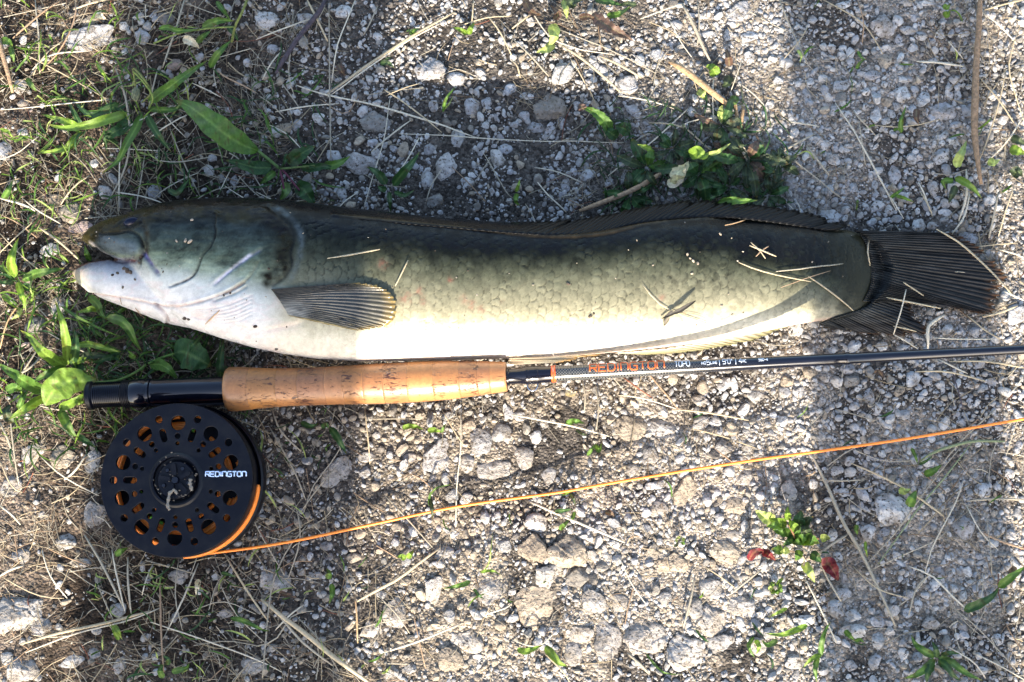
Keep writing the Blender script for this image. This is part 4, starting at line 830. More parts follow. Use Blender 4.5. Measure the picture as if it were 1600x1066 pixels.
# gravel and straw going on past the frame: instanced, too many to count
def scatter(name, meshes, pts, rot, scl, idx, col):
    coll = bpy.data.collections.new(name+'_kinds')
    for i, m in enumerate(meshes): coll.objects.link(bpy.data.objects.new('%s_kind_%02d' % (name, i), m))
    me = bpy.data.meshes.new(name); me.from_pydata(np.asarray(pts).tolist(), [], []); n = len(pts)
    for nm, ty, dom, arr, key in (('rot', 'FLOAT_VECTOR', 'POINT', rot, 'vector'), ('scl', 'FLOAT_VECTOR', 'POINT', scl, 'vector'), ('idx', 'INT', 'POINT', idx, 'value')):
        a = me.attributes.new(nm, ty, dom); a.data.foreach_set(key, np.asarray(arr, np.int32 if ty == 'INT' else np.float32).ravel())
    a = me.attributes.new('col', 'FLOAT_COLOR', 'POINT'); a.data.foreach_set('color', np.c_[np.asarray(col), np.ones(n)].astype(np.float32).ravel())
    o = bpy.data.objects.new(name, me); COL.objects.link(o); g = bpy.data.node_groups.new(name, 'GeometryNodeTree')
    g.interface.new_socket('Geometry', in_out='INPUT', socket_type='NodeSocketGeometry'); g.interface.new_socket('Geometry', in_out='OUTPUT', socket_type='NodeSocketGeometry')
    gi, go = g.nodes.new('NodeGroupInput'), g.nodes.new('NodeGroupOutput'); ip = g.nodes.new('GeometryNodeInstanceOnPoints'); ci = g.nodes.new('GeometryNodeCollectionInfo')
    ci.inputs['Collection'].default_value = coll; ci.inputs['Separate Children'].default_value = True; ip.inputs['Pick Instance'].default_value = True
    def att(nm, ty):
        q = g.nodes.new('GeometryNodeInputNamedAttribute'); q.data_type = ty; q.inputs['Name'].default_value = nm; return q.outputs['Attribute']
    L = g.links.new; L(gi.outputs[0], ip.inputs['Points']); L(ci.outputs[0], ip.inputs['Instance']); L(att('idx', 'INT'), ip.inputs['Instance Index']); L(att('rot', 'FLOAT_VECTOR'), ip.inputs['Rotation']); L(att('scl', 'FLOAT_VECTOR'), ip.inputs['Scale']); L(ip.outputs[0], go.inputs[0])
    md = o.modifiers.new('scatter', 'NODES'); md.node_group = g; return tag(o, kind='stuff')
M['gravel_far'] = blotch_ = add_relief(attmat('gravel_beyond', .9, .2), 500, .0012, .9, 6, .3)
for n_ in M['gravel_far'].node_tree.nodes:
    if n_.type == 'ATTRIBUTE': n_.attribute_type = 'INSTANCER'
fm_ = []
for i in range(14):
    m_ = bpy.data.meshes.new('chip'); m_.from_pydata(T1[i][0].tolist(), [], T1[i][1]); m_.update(); m_.materials.append(M['gravel_far']); fm_.append(m_)
for i in range(4):
    v_, f_ = tube(spline([(-1, 0, 0), (-.3, .12*(i-1.5), .02), (.4, -.05*i, .03), (1, .08*(i-2), 0)], 8), .012, 4, .6); m_ = bpy.data.meshes.new('stem'); m_.from_pydata(v_.tolist(), [], f_); m_.update(); m_.materials.append(M['gravel_far']); fm_.append(m_)
pts, rot, scl, idx, colr = [], [], [], [], []
while len(pts) < 26000:
    a = random.uniform(0, 6.283); r_ = random.random()**.7*1.25; x, y = r_*1.25*math.cos(a), r_*math.sin(a)
    if abs(x) < .322 and -.222 < y < .262: continue
    st_ = random.random() < .12+.25*(x < -.1); D = .0022*(4 if not st_ else 1)**(random.random()**1.6)*(1+.5*r_); s_ = (D/2, D/2*random.uniform(.55, 1), D/2*random.uniform(.5, .8)) if not st_ else (random.uniform(.006, .03),)*3
    pts.append((x, y, float(_g(np.array(x), np.array(y)))+(.001 if st_ else s_[2]*.2))); rot.append((0, 0, random.uniform(0, 6.28))); scl.append(s_); idx.append(random.randrange(14, 18) if st_ else random.randrange(14))
    pxx = 800+x/PX; c = np.array((SC_[random.randrange(3)] if st_ else TONE[random.choice('gwtdb')]))*random.uniform(.7, 1.1); colr.append(c)
scatter('gravel_beyond', fm_, pts, rot, scl, idx, colr)
# soil crumbs, mostly on the dark ground at left
tcr = T1; vs, cs, F_, off = [], [], [], 0
for k in range(3500):
    px, py = (random.uniform(-60, 1660), random.uniform(-60, 1120)); L, Rr = regions(px, py)
    if random.random() > .15+.8*L+(.35 if py > 640 and Rr < .6 else 0) or under_things(px, py): continue
    x, y = P(px, py)[:2]; D = random.uniform(.0008, .0026); i = random.randrange(16); v = tcr[i][0]*np.array([D/2, D/2*random.uniform(.6, 1), D/2*.7]); a = random.uniform(0, 6.28)
    v = v @ np.array(Matrix.Rotation(a, 3, 'Z')).T; v += (x, y, float(gh(x, y))+D*.2); c = np.array(random.choice([(.075, .055, .04), (.045, .034, .025), (.12, .09, .065), (.2, .17, .13)]))*random.uniform(.7, 1.2)
    vs.append(v); cs.append(np.broadcast_to(c, v.shape)); F_.append(np.array(tcr[i][1])+off); off += len(v)
tag(mesh_np('soil_crumbs', np.vstack(vs), np.vstack(F_), M['gravel'], col=np.vstack(cs), smooth=False), kind='stuff')

# ------------------------------------------------------------------ dry stalks and straws
SC = {'s': (.40, .32, .20), 'p': (.50, .44, .33), 'b': (.30, .20, .12), 'o': (.42, .27, .14), 'g': (.30, .26, .19), 'k': (.060, .048, .055), 'v': (.19, .22, .11), 'r': (.25, .09, .05)}
SN = {'s': 'straw-coloured', 'p': 'pale', 'b': 'brown', 'o': 'orange-brown', 'g': 'grey-tan', 'k': 'dark purple-grey', 'v': 'greenish', 'r': 'reddish'}
def stalk_mesh(pts, wpx, flat, sides=6, n=None):
    pts = np.array(pts, float); L = np.sum(np.linalg.norm(np.diff(pts, axis=0), axis=1)); n = n or int(min(28, max(7, L/.006)))
    c = spline(pts, n); u = np.linspace(0, 1, n); r_ = wpx*PX/2*(1-.45*np.abs(2*u-1)**4)*(1+.10*np.sin(u*L*900+pts[0, 0]*900))
    return tube(c, r_, sides, flat)
def dir_word(dx, dy):
    a = abs(math.degrees(math.atan2(-dy, dx))) % 180
    if a < 22 or a > 158: return 'lying level'
    if 68 < a < 112: return 'running upright'
    return 'rising right' if (dy < 0) == (dx > 0) else 'falling right'
def stalk(pts, w_, c, z=None, onfish=False, name=None, label=None, wob=True):
    q = spline(pts, max(4, len(pts)*2)); pp = []
    n = len(q)
    for i, (a, b) in enumerate(q):
        if onfish: pp.append(hit(a, b, .0011+w_*PX*.3))
        else:
            x, y = P(a, b, .005)[:2]; g = max(float(gh(x+dx, y+dy)) for dx, dy in ((0, 0), (.004, 0), (-.004, 0), (0, .004), (0, -.004)))
            zz = g+(z if z is not None else .0034)+w_*PX*.4; pp.append(P(a, b, zz))
    pp = np.array(pp)
    if not onfish and wob: m = pp[:, 2].copy(); m[1:-1] = (pp[:-2, 2]+pp[1:-1, 2]+pp[2:, 2])/3; pp[:, 2] = m+.0018*np.sin(np.linspace(0, math.pi, n))
    thick = w_ >= 4.5
    v, f = stalk_mesh(pp, w_, .75 if thick else .5, 8 if thick else 6); L = np.hypot(*(q[-1]-q[0]))
    nm = name or ('stick' if c in 'bok' and w_ >= 5 else 'stalk' if w_ >= 3.2 else 'straw')
    o = mesh_np(nm, v, f, M['bark'] if (c in 'bok' and w_ >= 5) else M['straw']); cc = np.array(SC[c])*random.uniform(.85, 1.12); o.color = (*cc, 1)
    mid_ = q[n//2]
    if label: tag(o, label, 'stick' if nm in ('stick', 'twig') else 'straw', 'dry stalks and straws')
    else: later(o, '%s %s %s %s' % ('long' if L > 150 else 'short' if L < 70 else 'medium', SN[c], nm, dir_word(*(q[-1]-q[0]))), mid_[0], mid_[1], 'straw' if nm != 'stick' else 'stick', 'dry stalks and straws')
    return o
SL = '''462,133 505,148 560,160 630,178 700,200 744,215|3.4|p;600,140 640,168 690,207|2.6|s;623,209 700,213 800,221 900,222 975,223|2|p;508,149 586,96 648,56 710,19|5|s;512,152 575,108 640,64 690,36|3|p;514,6 515,80 516,160 517,248|2.6|g;555,0 540,40 527,75 518,130|2.4|p
610,150 600,220 582,280 567,330|2|p;181,108 196,150 203,190 204,225 196,265 172,310|4.5|g;160,225 200,200 270,165|3|p;115,15 140,8 167,0|4|s;20,60 60,28 95,0|4|b;288,0 275,50 254,106|4.4|g;246,110 240,140 232,170|3|g;55,0 62,60 62,115|3|g;0,172 60,168 110,163 180,155|2.4|p;30,80 90,112 172,158|2.6|s
60,115 95,80 118,30 117,0|3.4|b;50,110 80,88 138,80|3.2|p;100,62 70,90 52,118|3|s;0,250 30,240 62,212|2|p;250,170 270,195 290,215|2|p;235,215 262,198 292,180|3|p;165,232 210,235 250,236|2.4|p;227,235 222,280 212,330|2.6|g;190,205 188,260 186,330|2.2|p;265,200 290,260 315,312|2.2|g
130,115 175,175 160,230|1.8|s;340,110 350,120 400,145|3|b;0,310 40,322 55,330|4|p;95,320 120,290 140,275|3|s;300,130 330,145 345,152|2.4|p;280,150 330,200 350,260|2|g;1066,6 1085,45 1098,75 1110,96|6|g;1144,150 1150,175 1153,205|6.5|o;1162,167 1158,190 1155,212|6.5|o
1014,192 1040,194 1070,202 1100,228 1131,250|3|s;950,275 985,248 1020,222 1075,170|3.4|p;1134,184 1095,187 1070,195 1050,208 1038,235 1036,254|2.4|p;878,71 920,102 970,145|4.4|s;936,87 965,102 1003,122|4.6|s;820,0 860,60 915,80 960,86|2.6|p;870,45 930,70 985,95 1025,115|2.6|g;1000,30 1030,20 1070,5|3|p;890,90 905,115 918,138|2.2|s
800,60 830,90 858,120|3.4|g;800,95 808,105 813,122|3|s;965,150 1010,158 1053,170|2.4|p;800,45 815,35 830,22|3.6|s;1045,30 1065,70 1085,95|2|p;1090,0 1092,40 1090,70|2.6|g;1160,92 1150,120 1141,145|2.2|p;1155,130 1180,152 1200,172|2.6|p;1115,120 1113,160 1116,205|2.2|p;835,262 870,270 910,286|2.4|p;840,285 855,305 885,332|2.8|p
1305,161 1330,200 1360,255 1401,330|3.4|p;1333,173 1345,190 1368,212|3|g;1342,190 1345,220 1352,258|2.6|g;1432,96 1465,100 1506,104|4.4|p;1218,0 1232,40 1262,100|3|g;1287,0 1320,20 1349,40 1380,85|3|s;1340,0 1348,35 1347,68|2.4|b;1528,118 1560,160 1592,203|3|s;1536,20 1560,42 1588,68|2.8|p;1600,0 1570,8 1538,16|3.4|s;1530,250 1545,210 1560,160 1572,110|3|s;1540,255 1570,225 1600,180|2.6|p
1590,50 1575,110 1600,190|2.8|s;1482,65 1490,78 1505,92|2.6|p;1225,92 1248,66 1262,42|2.4|s;1230,190 1255,195 1280,198|3|p;1218,240 1245,225 1272,210|4|g;1220,232 1250,260 1300,300 1318,312|3|g;1260,228 1275,250 1296,275|5|g;1362,195 1400,200 1440,195 1470,186|2.2|s;1435,285 1445,310 1453,330|3|p;1510,265 1508,310 1498,345|5|p;1585,290 1570,330 1560,370|3|s;1240,320 1246,318 1252,344|2|p
1187,332 1191,318 1190,305|3|p;1219,308 1232,322 1250,341|2.6|p;1388,302 1400,325 1412,342|2.4|p;1438,300 1448,320 1457,338|3|s;1515,300 1505,340 1487,366|3.8|p;1560,300 1552,335 1545,372|4.5|g;1560,390 1590,400 1600,402|3|p;1500,390 1540,385 1590,380|2.2|s;1568,455 1580,462 1600,470|3.4|p;1535,495 1560,490 1590,478|4|s;1510,492 1535,515 1562,530|3|s
1330,724 1370,742 1409,762 1445,785 1475,807|4|s;1266,705 1292,760 1318,820 1348,870 1399,978|6|g;1437,721 1460,706 1485,698 1520,690 1570,690|5|v;1511,783 1550,780 1600,781|4.4|g;1257,902 1280,950 1307,1004|3|p;1200,838 1240,852 1281,871|3.2|p;1281,871 1290,900 1314,940|4|g;1278,866 1300,850 1325,835|4.4|g;1355,880 1400,830 1450,760 1500,700|3|g;1372,882 1430,800 1480,740 1520,690|2.6|v
1445,896 1458,850 1490,790 1505,752|2.4|p;1358,892 1400,872 1460,845 1480,830|2.4|g;1333,885 1370,920 1420,935|2.4|s;1420,885 1455,900 1490,935 1520,960|3.2|p;1420,962 1430,920 1455,895|3|g;1510,790 1530,830 1560,860|2.4|p;1530,830 1560,845 1600,858|4|b;1540,800 1545,850 1550,900|2.2|g;1555,640 1500,690 1460,740|2.8|g;1575,620 1590,600 1600,585|2.8|p
1483,565 1540,566 1600,575|3.4|s;1430,581 1480,582 1540,596|3|s;1467,562 1490,575 1512,584|3|p;1485,570 1492,600 1505,640|2.6|k;1305,640 1340,650 1370,658|2|g;1280,750 1310,752 1350,750|2.6|g;1520,1020 1560,1040 1600,1062|2.6|p;1480,1010 1520,1035 1540,1060|2.6|p;1490,950 1530,985 1590,1050|2.4|g;1290,640 1270,660 1240,690|2.4|g
558,940 590,922 624,904 655,880 688,856|5|s;408,936 440,962 480,992 520,1025 575,1066|8|s;720,640 720,700 714,760 712,824|2.4|p;602,775 640,815 678,858|3|g;600,1020 660,1000 720,975|3.4|p;555,930 558,965 559,1005|3.2|o;550,670 520,720 490,760 475,800|2.4|g;418,662 440,700 462,740 478,782|3|g;570,640 576,690 578,725|2.4|s;690,640 720,690 735,700|2|s;640,740 660,750 675,765|2.2|b
800,648 850,658 900,668 952,682|3.6|p;828,784 870,803 920,824 976,848|4.6|p;1086,898 1080,930 1068,980|4|g;968,870 985,910 1010,945|2.4|p;1100,885 1130,905 1150,920|2.2|s;1050,640 1100,645 1170,657|3.4|s;980,850 985,840 1000,838|2|b;1010,580 1030,605 1060,640|3|b;974,590 1000,610 1020,622|2.6|r;966,618 1000,622 1060,640|2.6|p;910,594 914,620 913,645|3.4|g;930,600 935,640 930,680|2.6|g
1080,670 1120,680 1180,700|2.4|s;1115,700 1140,720 1160,735|2|b;800,1000 840,1010 870,985|2.6|p;980,1020 1000,1038 1015,1054|5|g;1140,930 1170,905 1190,890|3.4|g;850,1020 880,1050 890,1066|2.8|s;590,930 620,960 640,990|2|g;645,955 655,1000 665,1045|2.4|b;600,1037 620,1037 640,1038|2|g;760,960 790,950 800,942|3|p
32,1007 90,990 160,975 235,955|5|s;40,1020 120,990 200,970 250,950|2.6|p;235,972 320,1000 400,1030 440,1050|2.6|p;132,836 160,880 192,947|5|g;175,860 185,905 195,955|3.2|p;352,868 385,920 420,972|4|s;0,790 20,805 32,820|3.4|p;0,900 20,890 36,884|4|p;62,712 100,745 155,775|2.6|p;66,860 80,900 105,935|2.6|p;200,870 202,920 205,960|4|g;250,900 252,960 256,1050|4|b;240,880 230,905 222,930|2.4|p
310,880 290,930 262,985|3|p;280,870 275,930 285,985|2.4|g;0,720 20,760 35,770|2.4|s;15,640 20,680 30,760|3|g;100,750 120,735 135,710|4|p;340,905 370,960 420,1010|2.2|g;150,905 165,940 180,975|2.2|g;385,780 400,820 445,900|2.2|g;460,780 470,840 450,905|2.2|g;480,820 430,900 410,1060|3|g;420,940 470,1000 520,1040|4|g;430,985 455,960 475,945|3|p;460,960 500,1000 530,1050|2.6|g
400,1010 430,1000 460,960 490,955|2.6|g;525,730 500,760 470,800|2.6|g;100,935 60,930 0,900|2.4|s;300,955 350,940 400,960|2|g;0,395 45,355 55,340|2.4|s;0,365 40,405 85,440|2.4|s;60,355 95,380 130,412|4|s;95,350 60,330 35,310|2.6|p;0,430 14,415 28,380|2.6|p;20,590 50,575 62,558|4|g;0,660 15,690 22,720|4|g;35,470 15,500 0,545|3|o;60,545 45,570 30,590|3.4|g;75,520 120,545 180,570|2|p
0,335 30,350 58,372|2.4|b;130,610 150,625 170,650|2|g;425,640 440,675 470,705|3.4|g;580,655 610,655 660,655|2|g;1055,92 1080,120 1090,145|2|s;440,80 425,100 410,125|3|p;400,62 440,48 490,28|2.8|p;400,40 430,55 448,62|2.2|g;430,175 480,168 530,162|2.6|p;440,130 465,165 470,175|2.2|g;455,70 452,120 460,150|2.6|g;480,0 495,30 512,65|4|s;590,10 580,35 568,55|3|g
420,195 450,212 490,255|2.2|p;580,238 612,212 642,188|3|p;655,215 640,245 612,290|2.4|p;690,265 675,290 665,318|2.4|g;560,150 540,180 500,155|1.8|b;603,150 630,140 657,130|2.2|s;740,290 770,245 780,260|1.6|g;756,240 790,300 800,310|2.4|g;720,40 760,30 800,25|2.4|s;762,25 780,50 800,88|3|s;700,95 705,80 712,60|2|b;740,0 738,30 735,50|2.6|s
330,330 345,300 362,262|2|p;290,330 330,300 400,290|2.2|g;240,250 280,255 330,245|2.2|g;350,290 380,310 410,325|2|p;310,270 270,290 240,310|2|p;180,300 230,310 260,320|2.4|p;380,240 400,280 420,310|2|g;400,300 440,318 480,312|2|p;520,340 535,320 560,300|2.2|p;405,150 425,165 445,185|2|g'''.replace('\n', ';').split(';')
twig_pts = [(508, 0), (500, 18), (488, 34), (466, 62), (448, 88), (431, 115)]
o = stalk(twig_pts, 9, 'k', .005, name='twig', label='dark purple-grey curved twig reaching down from the top edge')
o = stalk([(1045, 96), (1070, 112), (1100, 136), (1125, 155), (1144, 169)], 10, 'o', .006, name='stick', label='orange-brown flattened stick slanting down right, above the leafy weeds')
o = stalk([(905, 330), (945, 316), (985, 300), (1010, 286), (1035, 269)], 9, 'b', .008, name='stick', label='grey-brown split stick pointing at the dorsal fin, beside the leafy weeds')
o = stalk([(1532, -10), (1529, 40), (1524, 100), (1522, 160), (1522, 217), (1527, 250), (1533, 288)], 11, 'b', .005, name='stick', label='knobbly grey-brown bark stick running up the right side of the gravel')
o = stalk([(0, 60), (5, 85), (12, 108), (20, 145)], 7.5, 'b', .005, name='stick', label='thick brown stalk on the left edge above the mouth weeds')
o = stalk([(1477, 492), (1462, 500), (1448, 513), (1449, 530), (1450, 545)], 5.5, 'p', .004, name='stalk', label='bent whitish stalk just below the tail fin, like a knee')
for s_ in SL:
    if not s_.strip(): continue
    p_, w_, c_ = s_.split('|'); pts = [tuple(map(float, q.split(','))) for q in p_.split()]; stalk(pts, float(w_)*.84, c_)
FS = [([(512, 405), (550, 399), (594, 391)], 3, 's', 'straw lying on the fish flank just above the pectoral fin'), ([(638, 408), (628, 428), (618, 448)], 2.6, 's', 'short straw standing steep on the flank behind the pectoral fin'),
      ([(1003, 445), (1016, 462), (1037, 480), (1070, 494), (1103, 504)], 2.6, 'p', 'curved pale straw crossing the dark leaf scrap on the flank'), ([(1153, 411), (1175, 420), (1210, 430), (1266, 441)], 2.8, 'p', 'pale straw on the dark rear flank, second down'),
      ([(1132, 354), (1146, 351), (1163, 346)], 2.2, 'o', 'thin orange-brown wisp on the black back near the dorsal fin'), ([(1358, 368), (1354, 392), (1358, 416)], 3.2, 'p', 'short pale straw lying across the tail root'),
      ([(1211, 425), (1260, 420), (1316, 413)], 2.8, 'g', 'brownish straw lying level near the tail root'), ([(1219, 450), (1260, 435), (1296, 424)], 1.6, 'b', 'fine brown straw crossing under the level one near the tail root'),
      ([(1262, 433), (1290, 452), (1318, 474), (1341, 494)], 3, 's', 'straw slanting down right to the lower tail lobe'), ([(1170, 385), (1188, 392), (1212, 402)], 3, 's', 'longest straw of the small tuft on the rear back'),
      ([(1172, 380), (1185, 392), (1195, 405)], 2.6, 'p', 'steepest straw of the small tuft on the rear back'), ([(1180, 402), (1190, 392), (1200, 386)], 2.6, 'b', 'brown straw of the small tuft on the rear back'), ([(322, 506), (334, 495), (344, 485)], 2.8, 'o', 'tan splinter on the white throat'),
      ([(213, 480), (219, 488), (226, 498)], 2.6, 'b', 'brown splinter on the edge of the throat plate'), ([(189, 465), (190, 470), (192, 475)], 1.6, 'b', 'tiny brown splinter on the white lower jaw'), ([(1060, 490), (1080, 490), (1102, 496)], 1.4, 'o', 'thin orange-brown fibre beside the leaf scrap')]
for p_, w_, c_, l_ in FS: stalk(p_, w_*.78, 's' if c_ == 'p' else c_, onfish=True, label=l_, name='straw')
for p_, w_, c_, l_ in [([(1463, 358), (1500, 380), (1537, 413), (1560, 436), (1580, 459)], 4.4, 's', 'long straw lying along the slanting edge of the tail fin'), ([(1411, 441), (1425, 450), (1443, 462)], 3, 's', 'short straw in the middle of the tail fin'),
      ([(1416, 452), (1408, 485), (1396, 523)], 3, 'p', 'pale straw standing across the notch of the tail'), ([(1385, 465), (1420, 472), (1470, 482)], 3.6, 's', 'stout straw along the lower edge of the tail fan'), ([(1396, 510), (1412, 513), (1432, 518)], 3, 's', 'short straw on the lower tail lobe'),
      ([(1395, 522), (1415, 533), (1434, 545)], 2.6, 'p', 'pale straw poking out below the lower tail lobe'), ([(1458, 528), (1500, 530), (1555, 530)], 2.4, 'p', 'thin pale straw lying level right of the knee-bent stalk'), ([(1492, 425), (1500, 425), (1508, 426)], 1.8, 'g', 'tiny grey fleck on the tail fan')]:
    pp = np.array([P(a, b, .0150 if 1345 < a < 1590 and b < 500 else .012) for a, b in p_]); v, f = stalk_mesh(pp, w_*.75, .5)
    tag(mesh_np('straw', v, f, M['straw']), l_, 'straw', 'dry stalks and straws').color = (*SC[c_], 1)
# thin litter of stems nobody could count
bag = Bag(); k = 0
def straw_density(px, py):
    d = .10
    if px < 560: d += .75*(1-smooth(380, 620, px))
    if px < 640 and py > 800: d += .35
    if px > 1480: d += .35
    if 800 < px < 1240 and py < 330: d += .35
    if 1300 < px < 1600 and 660 < py < 960: d += .25
    return float(d)
while k < 2000:
    a, b = random.uniform(-60, 1660), random.uniform(-60, 1130)
    if random.random() > straw_density(a, b) or under_things(a, b): continue
    an = random.uniform(0, math.pi); L = random.uniform(14, 105)*random.random()**.5; dx, dy = math.cos(an)*L/2, math.sin(an)*L/2; cv = random.uniform(-.12, .12)*L
    q = [(a-dx, b-dy), (a-dy/L*cv*2, b+dx/L*cv*2), (a+dx, b+dy)]; pp = []
    for x_, y_ in q:
        x, y = P(x_, y_)[:2]; pp.append((x, y, float(gh(x, y))+random.uniform(.0008, .0042)))
    v, f = tube(spline(pp, 6), random.uniform(.6, 1.8)*PX/2, 4, .6, False); c = np.array(random.choices([SC['s'], SC['p'], SC['g'], SC['b'], SC['r']], (34, 22, 30, 12, 3))[0])*random.uniform(.4, .95); bag.add(v, f, c); k += 1
for _ in range(190):                     # small matted tufts of thin stems
    while True:
        a, b = random.uniform(-40, 1640), random.uniform(-40, 1110)
        if random.random() < straw_density(a, b) and not under_things(a, b): break
    an0 = random.uniform(0, math.pi); m_ = random.uniform(.5, .95)
    for _k in range(random.randrange(8, 20)):
        a1, b1 = a+random.gauss(0, 16), b+random.gauss(0, 16); an = an0+random.gauss(0, .45); L = random.uniform(14, 60); dx, dy = math.cos(an)*L/2, math.sin(an)*L/2; cv = random.uniform(-.18, .18)*L
        if under_things(a1, b1): continue
        pp = []
        for x_, y_ in [(a1-dx, b1-dy), (a1-dy/L*cv*2, b1+dx/L*cv*2), (a1+dx, b1+dy)]:
            x, y = P(x_, y_)[:2]; pp.append((x, y, float(gh(x, y))+random.uniform(.0006, .0030)))
        v, f = tube(spline(pp, 5), random.uniform(.5, 1.2)*PX/2, 3, .6, False); bag.add(v, f, np.array(random.choice([SC['s'], SC['p'], SC['g'], SC['b']]))*m_*random.uniform(.6, 1.15))
tag(bag.obj('straw_litter', M['litter']), kind='stuff')

# ------------------------------------------------------------------ leaves
LC = {'y': (.125, .205, .026), 'g': (.060, .125, .020), 'd': (.026, .068, .020), 'b': (.034, .050, .026), 'r': (.11, .010, .016), 'm': (.10, .060, .045), 'c': (.50, .46, .28), 'p': (.28, .34, .10), 'w': (.62, .52, .38)}
def leaf(parent, pts, w_, col, zs=(.004, .014, .006), jag=0, nl=18, nc=6, fold=.25, shape=.5, name='leaf', curl=0, label=None, onfish=False):
    """blade along pts (photo px), width w_ px, heights zs along the blade"""
    jn = random.random()*99
    if jag: nl = 34
    if w_ > 16: nl = 46; nc = 10
    holes = w_ > 14 and random.random() < .4; dusty = random.uniform(.0, .35)
    c = spline(pts, nl); zz = np.interp(np.linspace(0, 1, nl), np.linspace(0, 1, len(zs)), zs); T_ = np.gradient(c, axis=0); T_ /= np.linalg.norm(T_, axis=1)[:, None]; nn = np.stack([-T_[:, 1], T_[:, 0]], -1)
    V_, Cc = [], []; base = np.array(LC[col])*random.uniform(.88, 1.12)
    for i in range(nl):
        u = i/(nl-1); wd = w_/2*(math.sin(math.pi*min(1, u**shape if shape < 1 else u**shape))**.75 if 0 < u < 1 else .03)
        wd = max(wd, w_*.05*(1-u)+.2)
        if jag: wd *= 1-jag*(.5+.5*((u*7+.1) % 1.0))
        for j in range(nc+1):
            s_ = -1+2*j/nc; q = c[i]+nn[i]*wd*s_*(1+.06*math.sin(u*23+jn+s_))
            z = zz[i]+abs(s_)*wd*PX*fold*2+.0010*float(noise(q[0], q[1], 9, int(jn) % 50))+.0006*math.sin(u*15+jn+s_*2)*(abs(s_))+curl*(s_**2)*wd*PX
            x, y = P(q[0], q[1], z)[:2]; z += float(gh(x, y)); V_.append(P(q[0], q[1], z))
            cc = base*(1+.16*float(noise(q[0], q[1], 7, 9))); 
            if abs(s_) < .05: cc = cc*1.25+np.array([.05, .06, .02])
            elif nc >= 6 and abs(abs(s_)-.66) < .05: cc = cc*.9
            if w_ > 16:
                vv = abs(((u*9-abs(s_)*1.3) % 1.0)-.5)
                if vv > .40: cc = cc*1.14+np.array([.010, .014, .006])
            dn = float(noise(q[0], q[1], 11, 19)); cc = cc+(np.array([.20, .18, .14])-cc)*max(0, dn)*dusty*.7
            if noise(q[0], q[1], 5, int(jn)) > .72: cc = cc*.45+np.array([.03, .015, .005])
            if u > .93 and col in 'gdby': cc = cc*.6+np.array([.07, .045, .01])
            Cc.append(cc)
    f = [[i*(nc+1)+j, (i+1)*(nc+1)+j, (i+1)*(nc+1)+j+1, i*(nc+1)+j+1] for i in range(nl-1) for j in range(nc)]
    o = mesh_np(name, V_, f, M['leaf'], col=np.clip(Cc, .01, .8))
    if label: o['label'] = label
    if parent: under(o, parent)
    return o
def plant(name, cx, cy, label, leaves, cat='plant', group='small plants among the gravel', stems=()):
    x, y = P(cx, cy)[:2]; r_ = empty(name, (x, y, float(gh(x, y))), label, cat, group)
    for L in leaves:
        p_, w_, c_ = L[:3]; kw = L[3] if len(L) > 3 else {}; leaf(r_, p_, w_, c_, **kw)
    for p_, w_, c_ in stems:
        pp = [P(a, b, z) for a, b, z in p_]; v, f = tube(spline(pp, 14), w_*PX/2, 6); o = mesh_np('stem', v, f, M['bark']); o.color = (*c_, 1); under(o, r_)
    return r_
up1 = dict(zs=(.004, .020, .014)); up2 = dict(zs=(.004, .028, .024)); lo = dict(zs=(.003, .008, .004))
pr_ = plant('plantain', 221, 167, 'ribwort plantain rosette with a drooping seed head at upper left', [
    ([(232, 160), (262, 138), (292, 116), (325, 94)], 17, 'g', up1), ([(200, 176), (170, 186), (130, 197), (98, 200), (72, 193)], 16, 'y', dict(zs=(.004, .016, .018, .012))), ([(198, 164), (165, 172), (140, 180), (110, 152)], 12, 'd', lo),
    ([(222, 178), (212, 200), (196, 228), (185, 250), (160, 271)], 14, 'g', up1), ([(228, 178), (240, 200), (252, 218), (268, 238)], 12, 'd', up1), ([(205, 186), (190, 200), (172, 212), (164, 228)], 20, 'd', lo), ([(232, 170), (255, 172), (275, 170), (292, 160)], 10, 'g', lo),
    ([(160, 210), (178, 206), (205, 195)], 9, 'd', lo), ([(185, 225), (165, 215), (168, 240)], 8, 'd', lo)],
    stems=[([(222, 160, .004), (236, 145, .014), (226, 125, .022), (208, 106, .020), (210, 122, .016), (212, 138, .012)], 3.2, (.13, .15, .05)), ([(232, 170, .004), (239, 152, .016), (224, 128, .020), (209, 112, .018)], 3.2, (.15, .20, .05))])
sp = bmesh.new(); bmesh.ops.create_icosphere(sp, subdivisions=3, radius=1); c_ = V(212, 147, .012); r0 = random.Random(4)
for v in sp.verts: k_ = 1+.12*r0.uniform(-1, 1); v.co = Vector((v.co.x*.0024*k_, v.co.y*.0042*k_, v.co.z*.0024*k_))+c_
me_ = bpy.data.meshes.new('seed_head'); sp.to_mesh(me_); sp.free(); me_.materials.append(M['bark']); o = bpy.data.objects.new('seed_head', me_); COL.objects.link(o); o.color = (.13, .14, .08, 1); under(o, pr_)
plant('weed_sprig', 128, 205, 'yellow-green three-leaved sprig left of the plantain rosette', [([(128, 206), (110, 222), (94, 246)], 9, 'y', lo), ([(124, 206), (114, 195), (95, 188), (64, 178)], 12, 'y', lo), ([(120, 225), (92, 235), (58, 239)], 9, 'y', lo), ([(130, 203), (120, 185), (108, 160), (107, 152)], 9, 'd', lo)])
